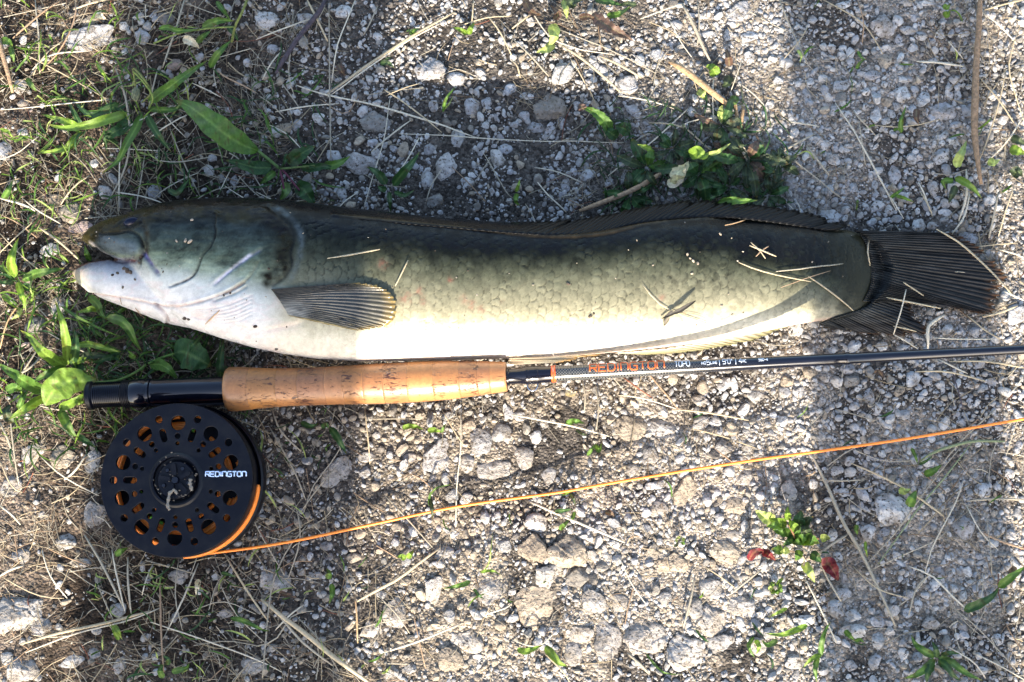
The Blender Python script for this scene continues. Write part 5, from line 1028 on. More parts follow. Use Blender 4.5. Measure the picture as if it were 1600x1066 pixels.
plant('broadleaf_weed', 436, 263, 'purple-stalked weed with one big ribbed leaf pointing up left', [
    ([(404, 236), (378, 226), (350, 208), (320, 184), (295, 166), (274, 157)], 40, 'g', dict(zs=(.010, .022, .030, .026, .018), fold=.10, nl=26, nc=8, shape=.8, label='broad ribbed green leaf')), ([(451, 257), (462, 246), (478, 236), (493, 228)], 24, 'd', dict(zs=(.004, .012, .010))),
    ([(505, 258), (520, 258), (535, 252), (547, 244)], 14, 'g', lo), ([(445, 285), (447, 297), (444, 304), (437, 314)], 15, 'g', lo), ([(462, 292), (474, 296), (482, 306), (492, 320)], 27, 'd', dict(zs=(.004, .010, .006))), ([(424, 262), (400, 262), (376, 256), (352, 250)], 22, 'd', lo), ([(430, 268), (418, 278), (404, 290)], 11, 'g', lo), ([(470, 262), (490, 262), (506, 260), (526, 264)], 14, 'd', lo), ([(448, 240), (446, 250), (440, 262)], 7, 'd', lo)],
    stems=[([(436, 263, .004), (418, 248, .008), (403, 236, .010)], 5, (.10, .16, .05)), ([(438, 264, .004), (460, 262, .006), (505, 258, .004)], 3.6, (.12, .16, .05)), ([(437, 265, .004), (441, 280, .005), (444, 300, .004)], 3.4, (.14, .04, .06)), ([(440, 264, .004), (452, 278, .005), (468, 298, .005)], 3, (.14, .04, .06))])
plant('broadleaf_weed', 608, 292, 'dark five-leaved weed above the fish back', [([(614, 290), (628, 272), (644, 254), (656, 237)], 15, 'd', up1), ([(603, 288), (595, 276), (584, 266), (573, 261)], 14, 'd', lo), ([(604, 296), (596, 295), (590, 290)], 10, 'd', lo), ([(608, 300), (609, 314), (610, 332)], 8, 'd', lo), ([(616, 300), (632, 305), (648, 297)], 8, 'd', lo)])
plant('grass_sprig', 700, 175, 'tiny upright grass sprig among blue-grey stones near top middle', [([(692, 175), (697, 155), (713, 134)], 5, 'g', up1), ([(693, 172), (702, 162), (708, 150)], 3, 'p', lo)], cat='grass')
plant('seedling', 732, 50, 'bright two-leaved seedling on the sunny gravel near top middle', [([(730, 54), (722, 48), (707, 42)], 8, 'y', lo), ([(732, 54), (736, 44), (742, 34)], 9, 'y', lo)])
plant('seedling', 648, 48, 'small bright seedling by the long pale stalk near the top', [([(640, 54), (648, 48), (656, 44)], 8, 'g', lo), ([(648, 52), (640, 48), (634, 50)], 6, 'd', lo)])
plant('seedling', 605, 98, 'small dark seedling under the long pale stalk near the top', [([(594, 99), (605, 98), (616, 106)], 9, 'd', lo), ([(600, 96), (606, 92), (612, 88)], 6, 'd', lo)])
plant('jointed_weed', 372, 40, 'stem weed with narrow pointed leaves at the top left', [([(248, 45), (262, 43), (280, 48), (313, 46)], 9, 'g', up1), ([(316, 43), (330, 36), (346, 32), (366, 33)], 13, 'g', up1), ([(328, 106), (336, 90), (348, 76), (362, 62)], 12, 'g', up1), ([(307, 68), (316, 58), (330, 48)], 10, 'g', lo), ([(338, 2), (350, 18), (360, 32)], 8, 'g', lo), ([(355, 40), (368, 56), (372, 66)], 9, 'd', lo)],
      stems=[([(386, 0, .012), (378, 20, .014), (368, 40, .012), (362, 66, .006)], 4.4, (.16, .18, .05)), ([(240, 68, .006), (280, 52, .010), (330, 44, .012), (366, 42, .012)], 3, (.14, .18, .05))])
# leafy patch above the dorsal fin: four plants
def rosette(name, cx, cy, label, n, rmin, rmax, wd, cols, jag=.5, zt=.016, a0=0, a1=360, seed=1, **kw):
    r_ = random.Random(seed); L = []
    for i in range(n):
        a = R(a0+(a1-a0)*(i+.5)/n+r_.uniform(-14, 14)); l = r_.uniform(rmin, rmax); b = r_.uniform(-.3, .3); p_ = [(cx+3*math.cos(a), cy-3*math.sin(a)), (cx+l*.5*math.cos(a+b*.5), cy-l*.5*math.sin(a+b*.5)), (cx+l*math.cos(a+b), cy-l*math.sin(a+b))]
        L.append((p_, wd*r_.uniform(.7, 1.2), r_.choice(cols), dict(zs=(.004, zt*r_.uniform(.5, 1.2), zt*r_.uniform(.2, .9)), jag=jag*r_.uniform(.6, 1), shape=1.15)))
    return plant(name, cx, cy, label, L, **kw)
rosette("jagged_weed", 1010, 262, "dark jagged-leaved weed left of the dead pale leaf", 8, 20, 56, 22, "ddbbg", .5, .012, seed=3)
rosette("jagged_weed", 1092, 272, "dark jagged-leaved weed right of the dead pale leaf", 9, 18, 58, 24, "ddbbg", .5, .012, seed=5)
rosette('jagged_weed', 1168, 250, 'bronze-green jagged weed at the right end of the leafy patch', 12, 34, 66, 22, 'bbdmd', .45, .014, seed=8)
rosette('jagged_weed', 1128, 196, 'loose upper weed of the leafy patch by the two short tan stubs', 8, 26, 50, 17, 'bdgmp', .45, .012, seed=9)
rosette('jagged_weed', 1200, 306, 'low dark weed in front of the rear dorsal fin', 10, 26, 52, 18, 'bdbdd', .45, .010, seed=10)
rosette('jagged_weed', 985, 305, 'low dark weed behind the split stick', 8, 26, 48, 17, 'ddbd', .35, .010, seed=12)
rosette('jagged_weed', 1050, 232, 'dim bronze weed behind the curled yellow-green leaf', 8, 20, 46, 17, 'bdbm', .5, .010, seed=14)
rosette('jagged_weed', 1140, 292, 'low dark weed right under the long bright leaf', 9, 22, 48, 19, 'ddbd', .5, .010, seed=15)
rosette('jagged_weed', 1216, 255, 'sparse bronze weed at the far right of the leafy patch', 7, 20, 46, 16, 'bdbb', .5, .010, seed=16)
tag(leaf(None, [(1060, 288), (1058, 272), (1070, 262), (1076, 252)], 30, 'c', zs=(.014, .022, .018, .020), jag=.35, curl=.3, name='dead_leaf'), 'crumpled pale cream dead leaf in the middle of the leafy patch', 'leaf', 'loose leaves')
tag(leaf(None, [(1042, 288), (1056, 284), (1066, 274), (1072, 262)], 16, 'w', zs=(.012, .018, .022), name='dead_leaf'), 'tan torn leaf scrap against the cream dead leaf', 'leaf', 'loose leaves')
plant('bright_weed', 1098, 240, 'lit yellow-green curled leaf with a narrow tail above the dead pale leaf', [([(1078, 244), (1090, 238), (1100, 244), (1108, 238)], 20, 'y', dict(zs=(.016, .024, .022), curl=.4)), ([(1106, 240), (1120, 238), (1142, 224)], 7, 'p', dict(zs=(.02, .022, .018))), ([(1018, 234), (1008, 230), (996, 226)], 9, 'y', dict(zs=(.014, .018, .02))), ([(1020, 248), (1019, 238), (1014, 230)], 10, 'y', lo)])
plant('bright_weed', 1150, 318, 'long bright leaf lying just above the dorsal fin crest', [([(1120, 319), (1140, 314), (1160, 314), (1184, 313)], 13, 'g', dict(zs=(.024, .030, .030))), ([(1104, 318), (1110, 310), (1120, 306)], 8, 'd', dict(zs=(.016, .022, .020)))])
plant('red_tipped_weed', 935, 180, 'weed leaf with orange-red tip on the dark gravel left of the leafy patch', [([(955, 205), (945, 190), (930, 176), (908, 166)], 24, 'g', dict(jag=.35, zs=(.006, .014, .012))), ([(965, 215), (950, 205), (940, 198)], 18, 'd', dict(zs=(.004, .01, .006))), ([(985, 205), (972, 200), (960, 196)], 22, 'd', dict(zs=(.004, .01, .006))), ([(912, 172), (908, 166), (904, 163)], 14, 'm', dict(zs=(.012, .013, .012)))])
plant('bronze_weed', 858, 50, 'bronze and green weed standing in the sunny straw near the top', [([(862, 38), (866, 50), (864, 62), (857, 72)], 18, 'p', up1), ([(864, 66), (856, 76), (838, 82)], 14, 'p', lo), ([(880, 0), (884, 14), (886, 30)], 10, 'p', lo), ([(820, 0), (830, 18), (846, 24)], 18, 'm', dict(jag=.4)), ([(865, 30), (872, 22), (860, 8)], 16, 'm', dict(jag=.4)), ([(900, 10), (892, 4), (910, 0)], 14, 'b', lo)])
plant('serrated_weed', 960, 45, 'pinkish-green saw-edged leaf lying on the sunny gravel at top', [([(925, 22), (942, 36), (962, 48), (990, 64)], 32, 'm', dict(jag=.5, zs=(.008, .016, .012))), ([(905, 28), (918, 26), (932, 30)], 16, 'm', dict(jag=.4)), ([(948, 24), (966, 22), (986, 10)], 10, 'g', up1), ([(930, 0), (955, 4), (975, 10)], 14, 'd', dict(jag=.4)), ([(995, 8), (980, 6), (966, 8)], 9, 'b', lo)])
plant('bronze_weed', 1136, 100, 'pinkish and green weed by the lower end of the tan stick', [([(1120, 118), (1112, 106), (1102, 104)], 18, 'y', lo), ([(1140, 104), (1138, 90), (1134, 76)], 16, 'm', dict(jag=.3)), ([(1140, 118), (1136, 130), (1128, 136)], 16, 'b', lo), ([(1092, 140), (1098, 148), (1100, 156)], 14, 'p', lo), ([(1150, 150), (1146, 160), (1144, 170)], 14, 'g', lo)])
# left edge
plant('narrow_leaved_weed', 25, 437, 'four-armed narrow-leaved weed left of the fish mouth', [([(24, 433), (17, 410), (22, 390), (29, 372)], 15, 'y', up1), ([(35, 438), (55, 428), (75, 424), (101, 419)], 14, 'g', up1), ([(27, 441), (32, 455), (38, 475), (36, 484)], 11, 'y', up1), ([(34, 482), (28, 492), (18, 500)], 8, 'p', lo), ([(22, 437), (10, 425), (-4, 412)], 14, 'g', lo), ([(22, 440), (8, 442), (-6, 440)], 8, 'd', lo), ([(35, 446), (45, 450), (55, 458)], 12, 'd', lo), ([(2, 462), (18, 475), (32, 486)], 6, 'y', lo), ([(48, 475), (52, 455), (54, 440)], 4, 'y', lo)])
plant('grass_sprig', 128, 402, 'small bright leaf in front of the open fish mouth', [([(142, 408), (136, 398), (132, 382)], 9, 'g', lo), ([(108, 412), (95, 398), (82, 392), (84, 378)], 3.5, 'y', lo), ([(94, 448), (102, 442), (110, 434)], 4, 'y', lo)], cat='grass')
plant('rosette_weed', 108, 572, 'upright narrow-leaved rosette between jaw and rod butt', [([(106, 570), (104, 540), (98, 505), (86, 469)], 15, 'y', dict(zs=(.004, .020, .030, .022))), ([(112, 570), (118, 548), (118, 528), (115, 512)], 15, 'd', up1), ([(104, 572), (84, 562), (62, 546), (48, 528), (32, 516)], 18, 'y', up2), ([(112, 568), (125, 563), (145, 560)], 10, 'y', lo), ([(112, 574), (125, 580), (104, 598), (88, 600)], 20, 'd', lo), ([(104, 575), (88, 580), (70, 586), (50, 598)], 15, 'g', up1), ([(116, 566), (135, 556), (160, 556), (186, 558)], 12, 'b', lo), ([(118, 540), (140, 538), (165, 545), (190, 550)], 10, 'y', up1), ([(95, 478), (125, 498), (160, 515), (200, 531)], 5, 'g', dict(zs=(.012, .018, .014, .006)))])
plant('broadleaf_weed', 72, 622, 'broad glossy leaf with pointed leaves, touching the rod butt', [([(70, 633), (85, 610), (110, 595), (132, 596), (150, 592)], 46, 'y', dict(zs=(.016, .024, .022, .016), fold=.06, nl=24, nc=8, shape=.85, label='broad glossy yellow-green leaf')), ([(68, 610), (48, 602), (22, 585), (-8, 566)], 20, 'g', up2), ([(70, 620), (50, 632), (30, 645), (12, 656)], 15, 'y', up1), ([(94, 640), (104, 662), (114, 678), (122, 684)], 16, 'g', up1), ([(120, 680), (132, 688), (142, 694), (150, 700)], 10, 'd', lo), ([(10, 612), (20, 606), (30, 608), (38, 614)], 15, 'g', lo), ([(22, 660), (12, 650), (10, 640), (20, 632)], 16, 'b', lo), ([(92, 638), (112, 630), (138, 612)], 14, 'y', up1), ([(28, 640), (36, 622), (45, 608)], 10, 'g', lo), ([(120, 628), (130, 628), (118, 634)], 5, 'y', lo)])
plant('round_leaved_weed', 262, 553, 'weed with one round dark leaf between throat and rod seat', [([(272, 552), (286, 550), (308, 560), (330, 572)], 48, 'd', dict(zs=(.008, .016, .014, .008), fold=.08, nl=22, nc=8, shape=.75, label='round dark green leaf')), ([(234, 570), (250, 570), (264, 578), (278, 594)], 18, 'g', up1), ([(282, 552), (300, 540), (318, 522)], 12, 'd', up1), ([(345, 590), (344, 566), (350, 528)], 13, 'd', dict(zs=(.006, .014, .012))), ([(316, 546), (322, 534), (328, 522)], 7, 'd', lo)],
      stems=[([(232, 568, .006), (250, 560, .009), (272, 553, .009)], 4, (.10, .18, .04)), ([(150, 598, .012), (185, 594, .010), (215, 580, .006), (228, 570, .005)], 4.2, (.13, .2, .05))])
plant('arching_weed', 168, 500, 'arching olive-green leaf hanging out from under the lower jaw', [([(138, 462), (152, 476), (158, 490), (168, 500)], 13, 'g', dict(zs=(.010, .012, .014))), ([(166, 496), (185, 500), (200, 512), (212, 535), (222, 550)], 15, 'g', dict(zs=(.014, .018, .014, .006))), ([(160, 485), (148, 482), (130, 486), (118, 488)], 10, 'y', lo)])
plant('narrow_leaved_weed', 195, 552, 'sprig of paired narrow leaves above the rod butt', [([(188, 552), (170, 545), (150, 540), (122, 538)], 11, 'g', lo), ([(188, 556), (165, 560), (150, 566), (140, 562)], 10, 'd', lo), ([(200, 555), (210, 558), (196, 545)], 6, 'y', lo)])
# sprigs below the rod
SPR = [('bright leaf pair just below the cork grip', 658, 670, [([(628, 669), (640, 666), (652, 667), (661, 671)], 8, 'y'), ([(668, 673), (680, 672), (690, 676)], 9, 'y'), ([(690, 676), (693, 668), (697, 662)], 5, 'g')]),
 ('dark toothed leaf strip right of the reel', 530, 685, [([(516, 668), (526, 682), (534, 696), (542, 710)], 12, 'd'), ([(470, 660), (485, 666), (498, 662)], 9, 'd'), ([(502, 668), (510, 664), (514, 670)], 8, 'd')]),
 ('small sprig with three leaves below the rod print', 925, 690, [([(884, 662), (898, 658), (914, 662)], 9, 'g'), ([(918, 712), (926, 700), (932, 694)], 6, 'g'), ([(930, 694), (936, 704), (940, 692)], 8, 'g'), ([(900, 672), (914, 680), (918, 676)], 5, 'b')]),
 ('sprig crossing the orange line in mid photo', 895, 790, [([(866, 800), (880, 798), (896, 796)], 7, 'd'), ([(890, 770), (896, 780), (899, 790)], 6, 'b'), ([(898, 800), (894, 812), (896, 806)], 6, 'g'), ([(874, 828), (882, 820), (890, 812)], 8, 'g')]),
 ('grassy sprig crossing the orange line left of centre', 675, 780, [([(670, 790), (672, 774), (684, 762), (706, 757)], 4, 'g'), ([(672, 780), (675, 796), (676, 812)], 7, 'b')]),
 ('two-leaved seedling with round leaves below the orange line', 635, 870, [([(634, 874), (628, 870), (620, 871)], 10, 'y'), ([(636, 872), (642, 866), (646, 860)], 9, 'y')]),
 ('sprig of two oval leaves below the reel line', 516, 910, [([(512, 905), (514, 896), (510, 888)], 10, 'g'), ([(518, 912), (519, 928), (514, 944)], 9, 'g')]),
 ('thin grassy weed on dusty ground lower centre', 760, 895, [([(735, 908), (722, 914), (692, 920)], 8, 'g'), ([(752, 896), (764, 880), (768, 850), (770, 832)], 2.5, 'p'), ([(750, 894), (768, 892), (782, 898)], 5, 'y'), ([(740, 920), (750, 932), (758, 936)], 5, 'd')]),
 ('bright-leaved weed at the bottom edge left of centre', 850, 1018, [([(808, 1014), (820, 1018), (834, 1014), (848, 1008)], 10, 'y'), ([(852, 1010), (862, 1022), (874, 1036), (888, 1042)], 13, 'y')]),
 ('thin curved grass blades at the bottom edge', 1020, 1040, [([(1010, 1022), (1024, 1040), (1040, 1052), (1066, 1054)], 4, 'g')]),
 ('pale sprig below the red-leaved weed', 1205, 985, [([(1262, 977), (1240, 986), (1220, 992), (1196, 990)], 10, 'y'), ([(1215, 1000), (1200, 1008), (1190, 1000)], 9, 'g'), ([(1230, 950), (1215, 958), (1200, 965)], 6, 'y'), ([(1180, 1000), (1186, 1010), (1182, 1022)], 8, 'y'), ([(1178, 995), (1170, 1010), (1180, 1030)], 7, 'g')]),
 ('slim upright leaves in the bottom right third', 1290, 1000, [([(1282, 1026), (1284, 1005), (1290, 985), (1298, 972)], 9, 'g'), ([(1278, 1025), (1274, 1045), (1276, 1066)], 9, 'g'), ([(1284, 1022), (1268, 1030), (1254, 1044)], 8, 'y')]),
 ('small two-leaved sprig above the bottom right stones', 1335, 995, [([(1320, 985), (1328, 994), (1336, 1002)], 9, 'g'), ([(1336, 1002), (1344, 1000), (1350, 1004)], 7, 'g')]),
 ('bushy narrow-leaved weed at the bottom right', 1462, 1030, [([(1462, 1026), (1445, 1018), (1430, 1006), (1424, 992)], 12, 'g'), ([(1460, 1030), (1445, 1046), (1428, 1056), (1412, 1060)], 13, 'g'), ([(1464, 1028), (1462, 1014), (1456, 1002)], 10, 'd'), ([(1466, 1032), (1480, 1042), (1490, 1056), (1502, 1064)], 12, 'd'), ([(1466, 1028), (1485, 1034), (1510, 1052), (1536, 1064)], 12, 'g'), ([(1458, 1036), (1450, 1052), (1448, 1068)], 13, 'd'), ([(1470, 1024), (1486, 1020), (1500, 1022)], 8, 'd')]),
 ('long ribbed leaf slanting to the right edge', 1545, 935, [([(1506, 954), (1530, 944), (1550, 932), (1562, 916)], 15, 'd'), ([(1560, 918), (1580, 902), (1604, 884)], 14, 'g')]),
 ('two oval leaves on a stalk right of the orange line', 1430, 760, [([(1420, 792), (1426, 778), (1432, 766)], 16, 'g'), ([(1404, 766), (1414, 768), (1424, 764)], 11, 'p'), ([(1444, 742), (1458, 736), (1472, 726)], 12, 'g'), ([(1424, 700), (1430, 712), (1434, 726)], 6, 'g'), ([(1436, 726), (1448, 720), (1458, 712)], 5, 'd')]),
 ('small sprig beside the tan stalk at lower right', 1345, 835, [([(1338, 820), (1338, 828), (1340, 836)], 8, 'g'), ([(1352, 846), (1353, 860), (1356, 872)], 5, 'y')]),
 ('drooping bright leaf at right below the bark stick', 1500, 285, [([(1492, 278), (1506, 284), (1520, 294), (1534, 310)], 12, 'y'), ([(1490, 282), (1474, 284), (1478, 296)], 10, 'g'), ([(1494, 290), (1488, 304), (1482, 318)], 12, 'b')]),
 ('upright yellowish oval leaf at right of the gravel', 1500, 245, [([(1494, 262), (1498, 248), (1504, 236), (1510, 220)], 15, 'p')]),
 ('oval-leaved twig at the right edge', 1585, 245, [([(1578, 232), (1590, 236), (1604, 240)], 16, 'y'), ([(1544, 250), (1552, 254), (1562, 250)], 13, 'p'), ([(1582, 275), (1590, 268), (1598, 276)], 18, 'b'), ([(1580, 215), (1592, 220), (1604, 226)], 14, 'b')]),
 ('fine green sprig in the gravel at upper right', 1345, 95, [([(1340, 80), (1346, 90), (1354, 94)], 5, 'g'), ([(1338, 108), (1344, 98), (1352, 92)], 6, 'g')]),
 ('slender sprig near the middle of the right gravel', 1405, 200, [([(1408, 208), (1408, 190), (1416, 165)], 8, 'g'), ([(1396, 204), (1402, 202), (1410, 206)], 5, 'g')]),
 ('grassy sprig behind the rear dorsal fin', 1405, 305, [([(1390, 310), (1402, 302), (1414, 292)], 6, 'g'), ([(1400, 306), (1414, 310), (1428, 316)], 6, 'y'), ([(1340, 312), (1339, 322), (1338, 330)], 4, 'g')]),
 ('thin fork of grass at the upper right', 1252, 85, [([(1246, 78), (1252, 88), (1250, 98)], 5, 'p'), ([(1256, 86), (1264, 76), (1274, 72)], 4, 'g')]),
 ('two small leaves at the top right edge', 1478, 15, [([(1474, 8), (1480, 12), (1484, 6)], 9, 'y'), ([(1476, 18), (1480, 24), (1484, 16)], 10, 'y')]),
 ('bright sprig above the fish back middle', 808, 295, [([(806, 300), (810, 290), (812, 280)], 6, 'y'), ([(808, 302), (806, 314), (812, 322)], 8, 'g')]),
 ('thin green blades in the straw below the reel', 262, 1050, [([(255, 1060), (250, 1048), (256, 1038)], 10, 'g'), ([(268, 1050), (290, 1044), (296, 1036)], 10, 'g'), ([(262, 1040), (262, 1030), (254, 1024)], 8, 'd'), ([(186, 1000), (178, 986), (174, 975)], 7, 'y')]),
 ('lone green leaf in the grass at lower left', 183, 985, [([(176, 976), (184, 986), (190, 996)], 9, 'y')]),
 ('narrow green leaf on the straw below the reel', 385, 975, [([(360, 966), (380, 970), (410, 984), (422, 986)], 8, 'g'), ([(345, 895), (358, 898), (370, 902)], 6, 'd')]),
 ('small leaf pair under the reel rim', 190, 865, [([(180, 868), (188, 862), (200, 856)], 10, 'g')]),
 ('wilted grass tuft left at top', 58, 95, [([(2, 62), (14, 66), (20, 72)], 12, 'g'), ([(16, 72), (20, 88), (22, 98)], 9, 'g'), ([(24, 112), (40, 92), (60, 68)], 3.5, 'g'), ([(66, 112), (72, 90), (60, 60)], 3.5, 'y'), ([(42, 122), (48, 132), (58, 144)], 9, 'g')]),
 ('pale grass wisps beside the plantain rosette', 160, 110, [([(150, 95), (160, 112), (176, 130)], 4, 'y'), ([(150, 100), (162, 118), (166, 130)], 4, 'y'), ([(172, 158), (176, 145), (186, 132)], 4, 'g')]),
 ('small leaf by the left edge above the weeds', 12, 292, [([(4, 312), (12, 300), (20, 282)], 11, 'g')]),
 ('bright seedling in the left dirt', 22, 212, [([(0, 202), (12, 206), (22, 218)], 6, 'y'), ([(22, 222), (34, 216), (48, 216)], 5, 'g')]),
 ('small dark leaf above the fish forehead', 285, 290, [([(262, 296), (276, 302), (290, 286), (298, 278)], 9, 'd')])]
for lb, cx, cy, ls in SPR: plant('weed_sprig', cx, cy, lb, [(a, b, c, dict(zs=(.004, .011, .007), nc=4)) for a, b, c in ls])
# the bushy weed with red leaves
r_ = random.Random(21); L = []
for a, b, an, l, w_, c in [(1195, 806, 150, 34, 20, 'p'), (1215, 815, 160, 30, 17, 'y'), (1232, 802, 95, 22, 11, 'y'), (1250, 812, 80, 30, 22, 'd'), (1260, 828, 110, 26, 18, 'b'), (1222, 830, 170, 32, 15, 'g'), (1210, 820, 190, 26, 13, 'g'), (1256, 842, 20, 30, 15, 'g'), (1268, 845, -20, 26, 18, 'g'), (1248, 845, 200, 24, 14, 'g'),
                            (1262, 850, -10, 22, 10, 'y'), (1246, 868, 250, 18, 14, 'g'), (1275, 872, -40, 22, 16, 'd'), (1214, 858, 180, 18, 16, 'g'), (1226, 860, 200, 14, 12, 'p'), (1240, 820, 130, 24, 14, 'y'), (1262, 815, 40, 24, 16, 'b'), (1290, 842, 0, 16, 13, 'p'), (1264, 895, -60, 36, 15, 'p'), (1250, 834, 45, 18, 12, 'g'), (1232, 845, 220, 24, 13, 'd')]:
    q = R(an); dx, dy = math.cos(q)*l/2, -math.sin(q)*l/2; L.append(([(a-dx, b-dy), (a+3*dy/l, b-3*dx/l), (a+dx, b+dy)], w_, c, dict(zs=(.006, r_.uniform(.010, .022), r_.uniform(.006, .018)), curl=r_.uniform(-.1, .4))))
L += [([(1170, 876), (1178, 864), (1192, 862), (1196, 870)], 13, 'r', dict(zs=(.006, .014, .010), label='dark red curled leaf')), ([(1190, 862), (1200, 866), (1212, 876)], 13, 'r', dict(zs=(.008, .015, .006), label='bright red curled leaf')), ([(1284, 884), (1294, 882), (1302, 892), (1310, 908)], 24, 'r', dict(zs=(.005, .008, .005), label='dull wine-red leaf'))]
plant('bushy_weed', 1240, 842, 'bushy round-leaved weed with red leaves in the lower right gravel', L, stems=[([(1244, 850, .004), (1240, 836, .010), (1232, 820, .014)], 3, (.18, .10, .05)), ([(1252, 866, .012), (1256, 874, .012), (1256, 884, .010)], 3.6, (.45, .33, .2)), ([(1246, 848, .004), (1262, 840, .010), (1280, 842, .012)], 3, (.18, .10, .05))])
rosette('weed_sprig', 1212, 918, 'pale tangle of small leaves below the red leaves', 7, 10, 20, 8, 'ygp', 0, .008, seed=31)
rosette('weed_sprig', 1062, 845, 'tiny crumpled greenish leaves in the dusty lower middle', 5, 7, 14, 6, 'bpg', 0, .006, seed=32)
# loose brown leaves
for p_, w_, c_, lb in [([(1170, 250), (1160, 232), (1150, 214)], 10, 'w', 'tan curled leaf scrap by the two short tan stubs'), ([(528, 100), (534, 112), (540, 120)], 14, 'm', 'small red-brown dead leaf below the dark twig'), ([(1432, 170), (1432, 185), (1436, 195)], 14, 'm', 'dark brown scrap among stones at upper right'), ([(436, 925), (450, 930), (464, 934)], 9, 'm', 'reddish bark flake on the ground under the line'),
        ([(286, 60), (300, 66), (312, 76)], 18, 'w', 'dry orange-brown crumpled leaf at top left'), ([(150, 18), (158, 26), (166, 30)], 14, 'w', 'yellowish flat chip of leaf at top left'), ([(310, 905), (308, 918), (306, 930)], 12, 'w', 'tan curled leaf scrap below the reel'), ([(1586, 885), (1580, 900), (1582, 912)], 14, 'm', 'dark wine-red scrap near the right edge'), ([(1380, 590), (1372, 580), (1362, 586)], 8, 'm', 'brown scrap right of the tan stone under the rod'), ([(946, 800), (954, 802), (960, 808)], 12, 'm', 'small orange-brown crumb leaf in the dusty middle'),
        ([(884, 612), (894, 616), (902, 612)], 14, 'w', 'tan folded leaf just under the rod blank')]:
    tag(leaf(None, p_, w_, c_, zs=(.004, .008, .005), jag=.3, curl=.4, name='dead_leaf'), lb, 'leaf', 'loose leaves')
# dark leaf scrap on the flank and small crumbs
def fishleaf(pts, w_, c_, lb, col, lift=.0015, rise=0):
    c = spline(pts, 12); V_, Cc = [], []
    for i in range(12):
        u = i/11; T_ = c[min(i+1, 11)]-c[max(i-1, 0)]; T_ = T_/np.linalg.norm(T_); nn = np.array([-T_[1], T_[0]]); wd = w_/2*max(.12, math.sin(math.pi*u)**.6)
        for s_ in (-1, -.3, .3, 1): q = c[i]+nn*wd*s_; V_.append(hit(q[0], q[1], lift+rise*u+.0012*abs(s_))); Cc.append(np.array(col)*(1.3 if s_ == 1 else 1))
    f = [[i*4+j, (i+1)*4+j, (i+1)*4+j+1, i*4+j+1] for i in range(11) for j in range(3)]
    return tag(mesh_np('dead_leaf', V_, f, M['leaf'], col=Cc), lb, 'leaf', 'loose leaves')
fishleaf([(1032, 498), (1046, 491), (1062, 484), (1084, 471)], 7, 0, 'dark split leaf scrap lying on the lit flank', (.05, .045, .04), .0012, .0035)
fishleaf([(1036, 508), (1040, 502), (1045, 496)], 6, 0, 'short grey-brown flake under the dark leaf scrap', (.16, .14, .11), .001)
bag = Bag(); r_ = random.Random(5)
def crumb(px, py, s_, c):
    p = hit(px, py, .0003); t_ = T1[r_.randrange(16)]; a = r_.uniform(0, 6.28); v = t_[0]*np.array([s_*PX/2, s_*PX/2*r_.uniform(.5, .9), s_*PX/4]); v = v @ np.array(Matrix.Rotation(a, 3, 'Z')).T+p; bag.add(v, t_[1], np.array(c))
for a, b, s_ in [(199, 423, 9), (204, 426, 7), (194, 420, 6), (184, 427, 5), (176, 430, 5), (192, 449, 5), (211, 437, 4), (146, 458, 6), (297, 378, 9), (290, 376, 7), (276, 377, 5), (300, 344, 5), (289, 497, 7), (295, 499, 5), (399, 510, 7), (448, 511, 3), (432, 545, 6), (420, 420, 4), (255, 425, 4), (261, 413, 3), (888, 444, 6), (922, 494, 6), (928, 490, 4), (1127, 478, 5), (1144, 492, 5), (1088, 508, 4), (995, 376, 3), (1125, 366, 6), (1074, 398, 5), (1078, 404, 4), (1083, 408, 6), (1090, 412, 5), (1081, 428, 5), (1020, 415, 3), (220, 402, 6), (217, 410, 5), (360, 458, 4), (350, 462, 4)]:
    crumb(a, b, s_, (.055, .035, .025) if b > 400 and a < 1000 else (.38, .30, .22))
for _ in range(70):
    a, b = r_.uniform(150, 1360), 0; tp, bt = np.interp(a, FT[:, 0], FT[:, 1]), np.interp(a, FB[:, 0], FB[:, 1]); b = r_.uniform(tp+8, bt-8); crumb(a, b, r_.uniform(1.5, 3), r_.choice([(.06, .04, .03), (.3, .25, .18), (.45, .38, .3)]))
tag(bag.obj('dirt_crumbs', M['gravel'], smooth=False), kind='stuff')
# debris on the reel hub
bag = Bag()
for k in range(60):
    a = r_.uniform(0, 6.28); q = r_.choice([r_.uniform(0, .24), r_.gauss(.28, .02)]); x, y = q*math.cos(a)-.02, q*math.sin(a)+.05; p = rp(x, y, .0026); t_ = T1[r_.randrange(16)]; s_ = r_.uniform(.0002, .0006)
    bag.add(t_[0]*np.array([s_, s_*.7, s_*.4])+p, t_[1], np.array(r_.choice([(.10, .08, .06), (.12, .10, .08), (.05, .04, .035), (.16, .13, .10)])))
tag(bag.obj('mud_specks', M['gravel'], smooth=False), kind='stuff')
for pts, w_, lb in [([(266, 768), (264, 776), (262, 790), (265, 797)], 4.5, 'twisted dry grass scrap hanging on the lower rim of the reel hub'), ([(298, 748), (297, 756), (300, 767)], 5, 'short tan grass scrap on the right rim of the reel hub'), ([(266, 770), (272, 766), (277, 772)], 4, 'curled dry fibre beside the twisted scrap on the hub')]:
    v, f = tube(spline([P(a, b, .0385) for a, b in pts], 12), w_*PX/2*(1+.3*np.sin(np.arange(12)*1.7)), 6, .5); o = tag(mesh_np('grass_scrap', v, f, M['straw']), lb, 'grass', 'dry scraps on the reel'); o.color = (.20, .165, .125, 1)
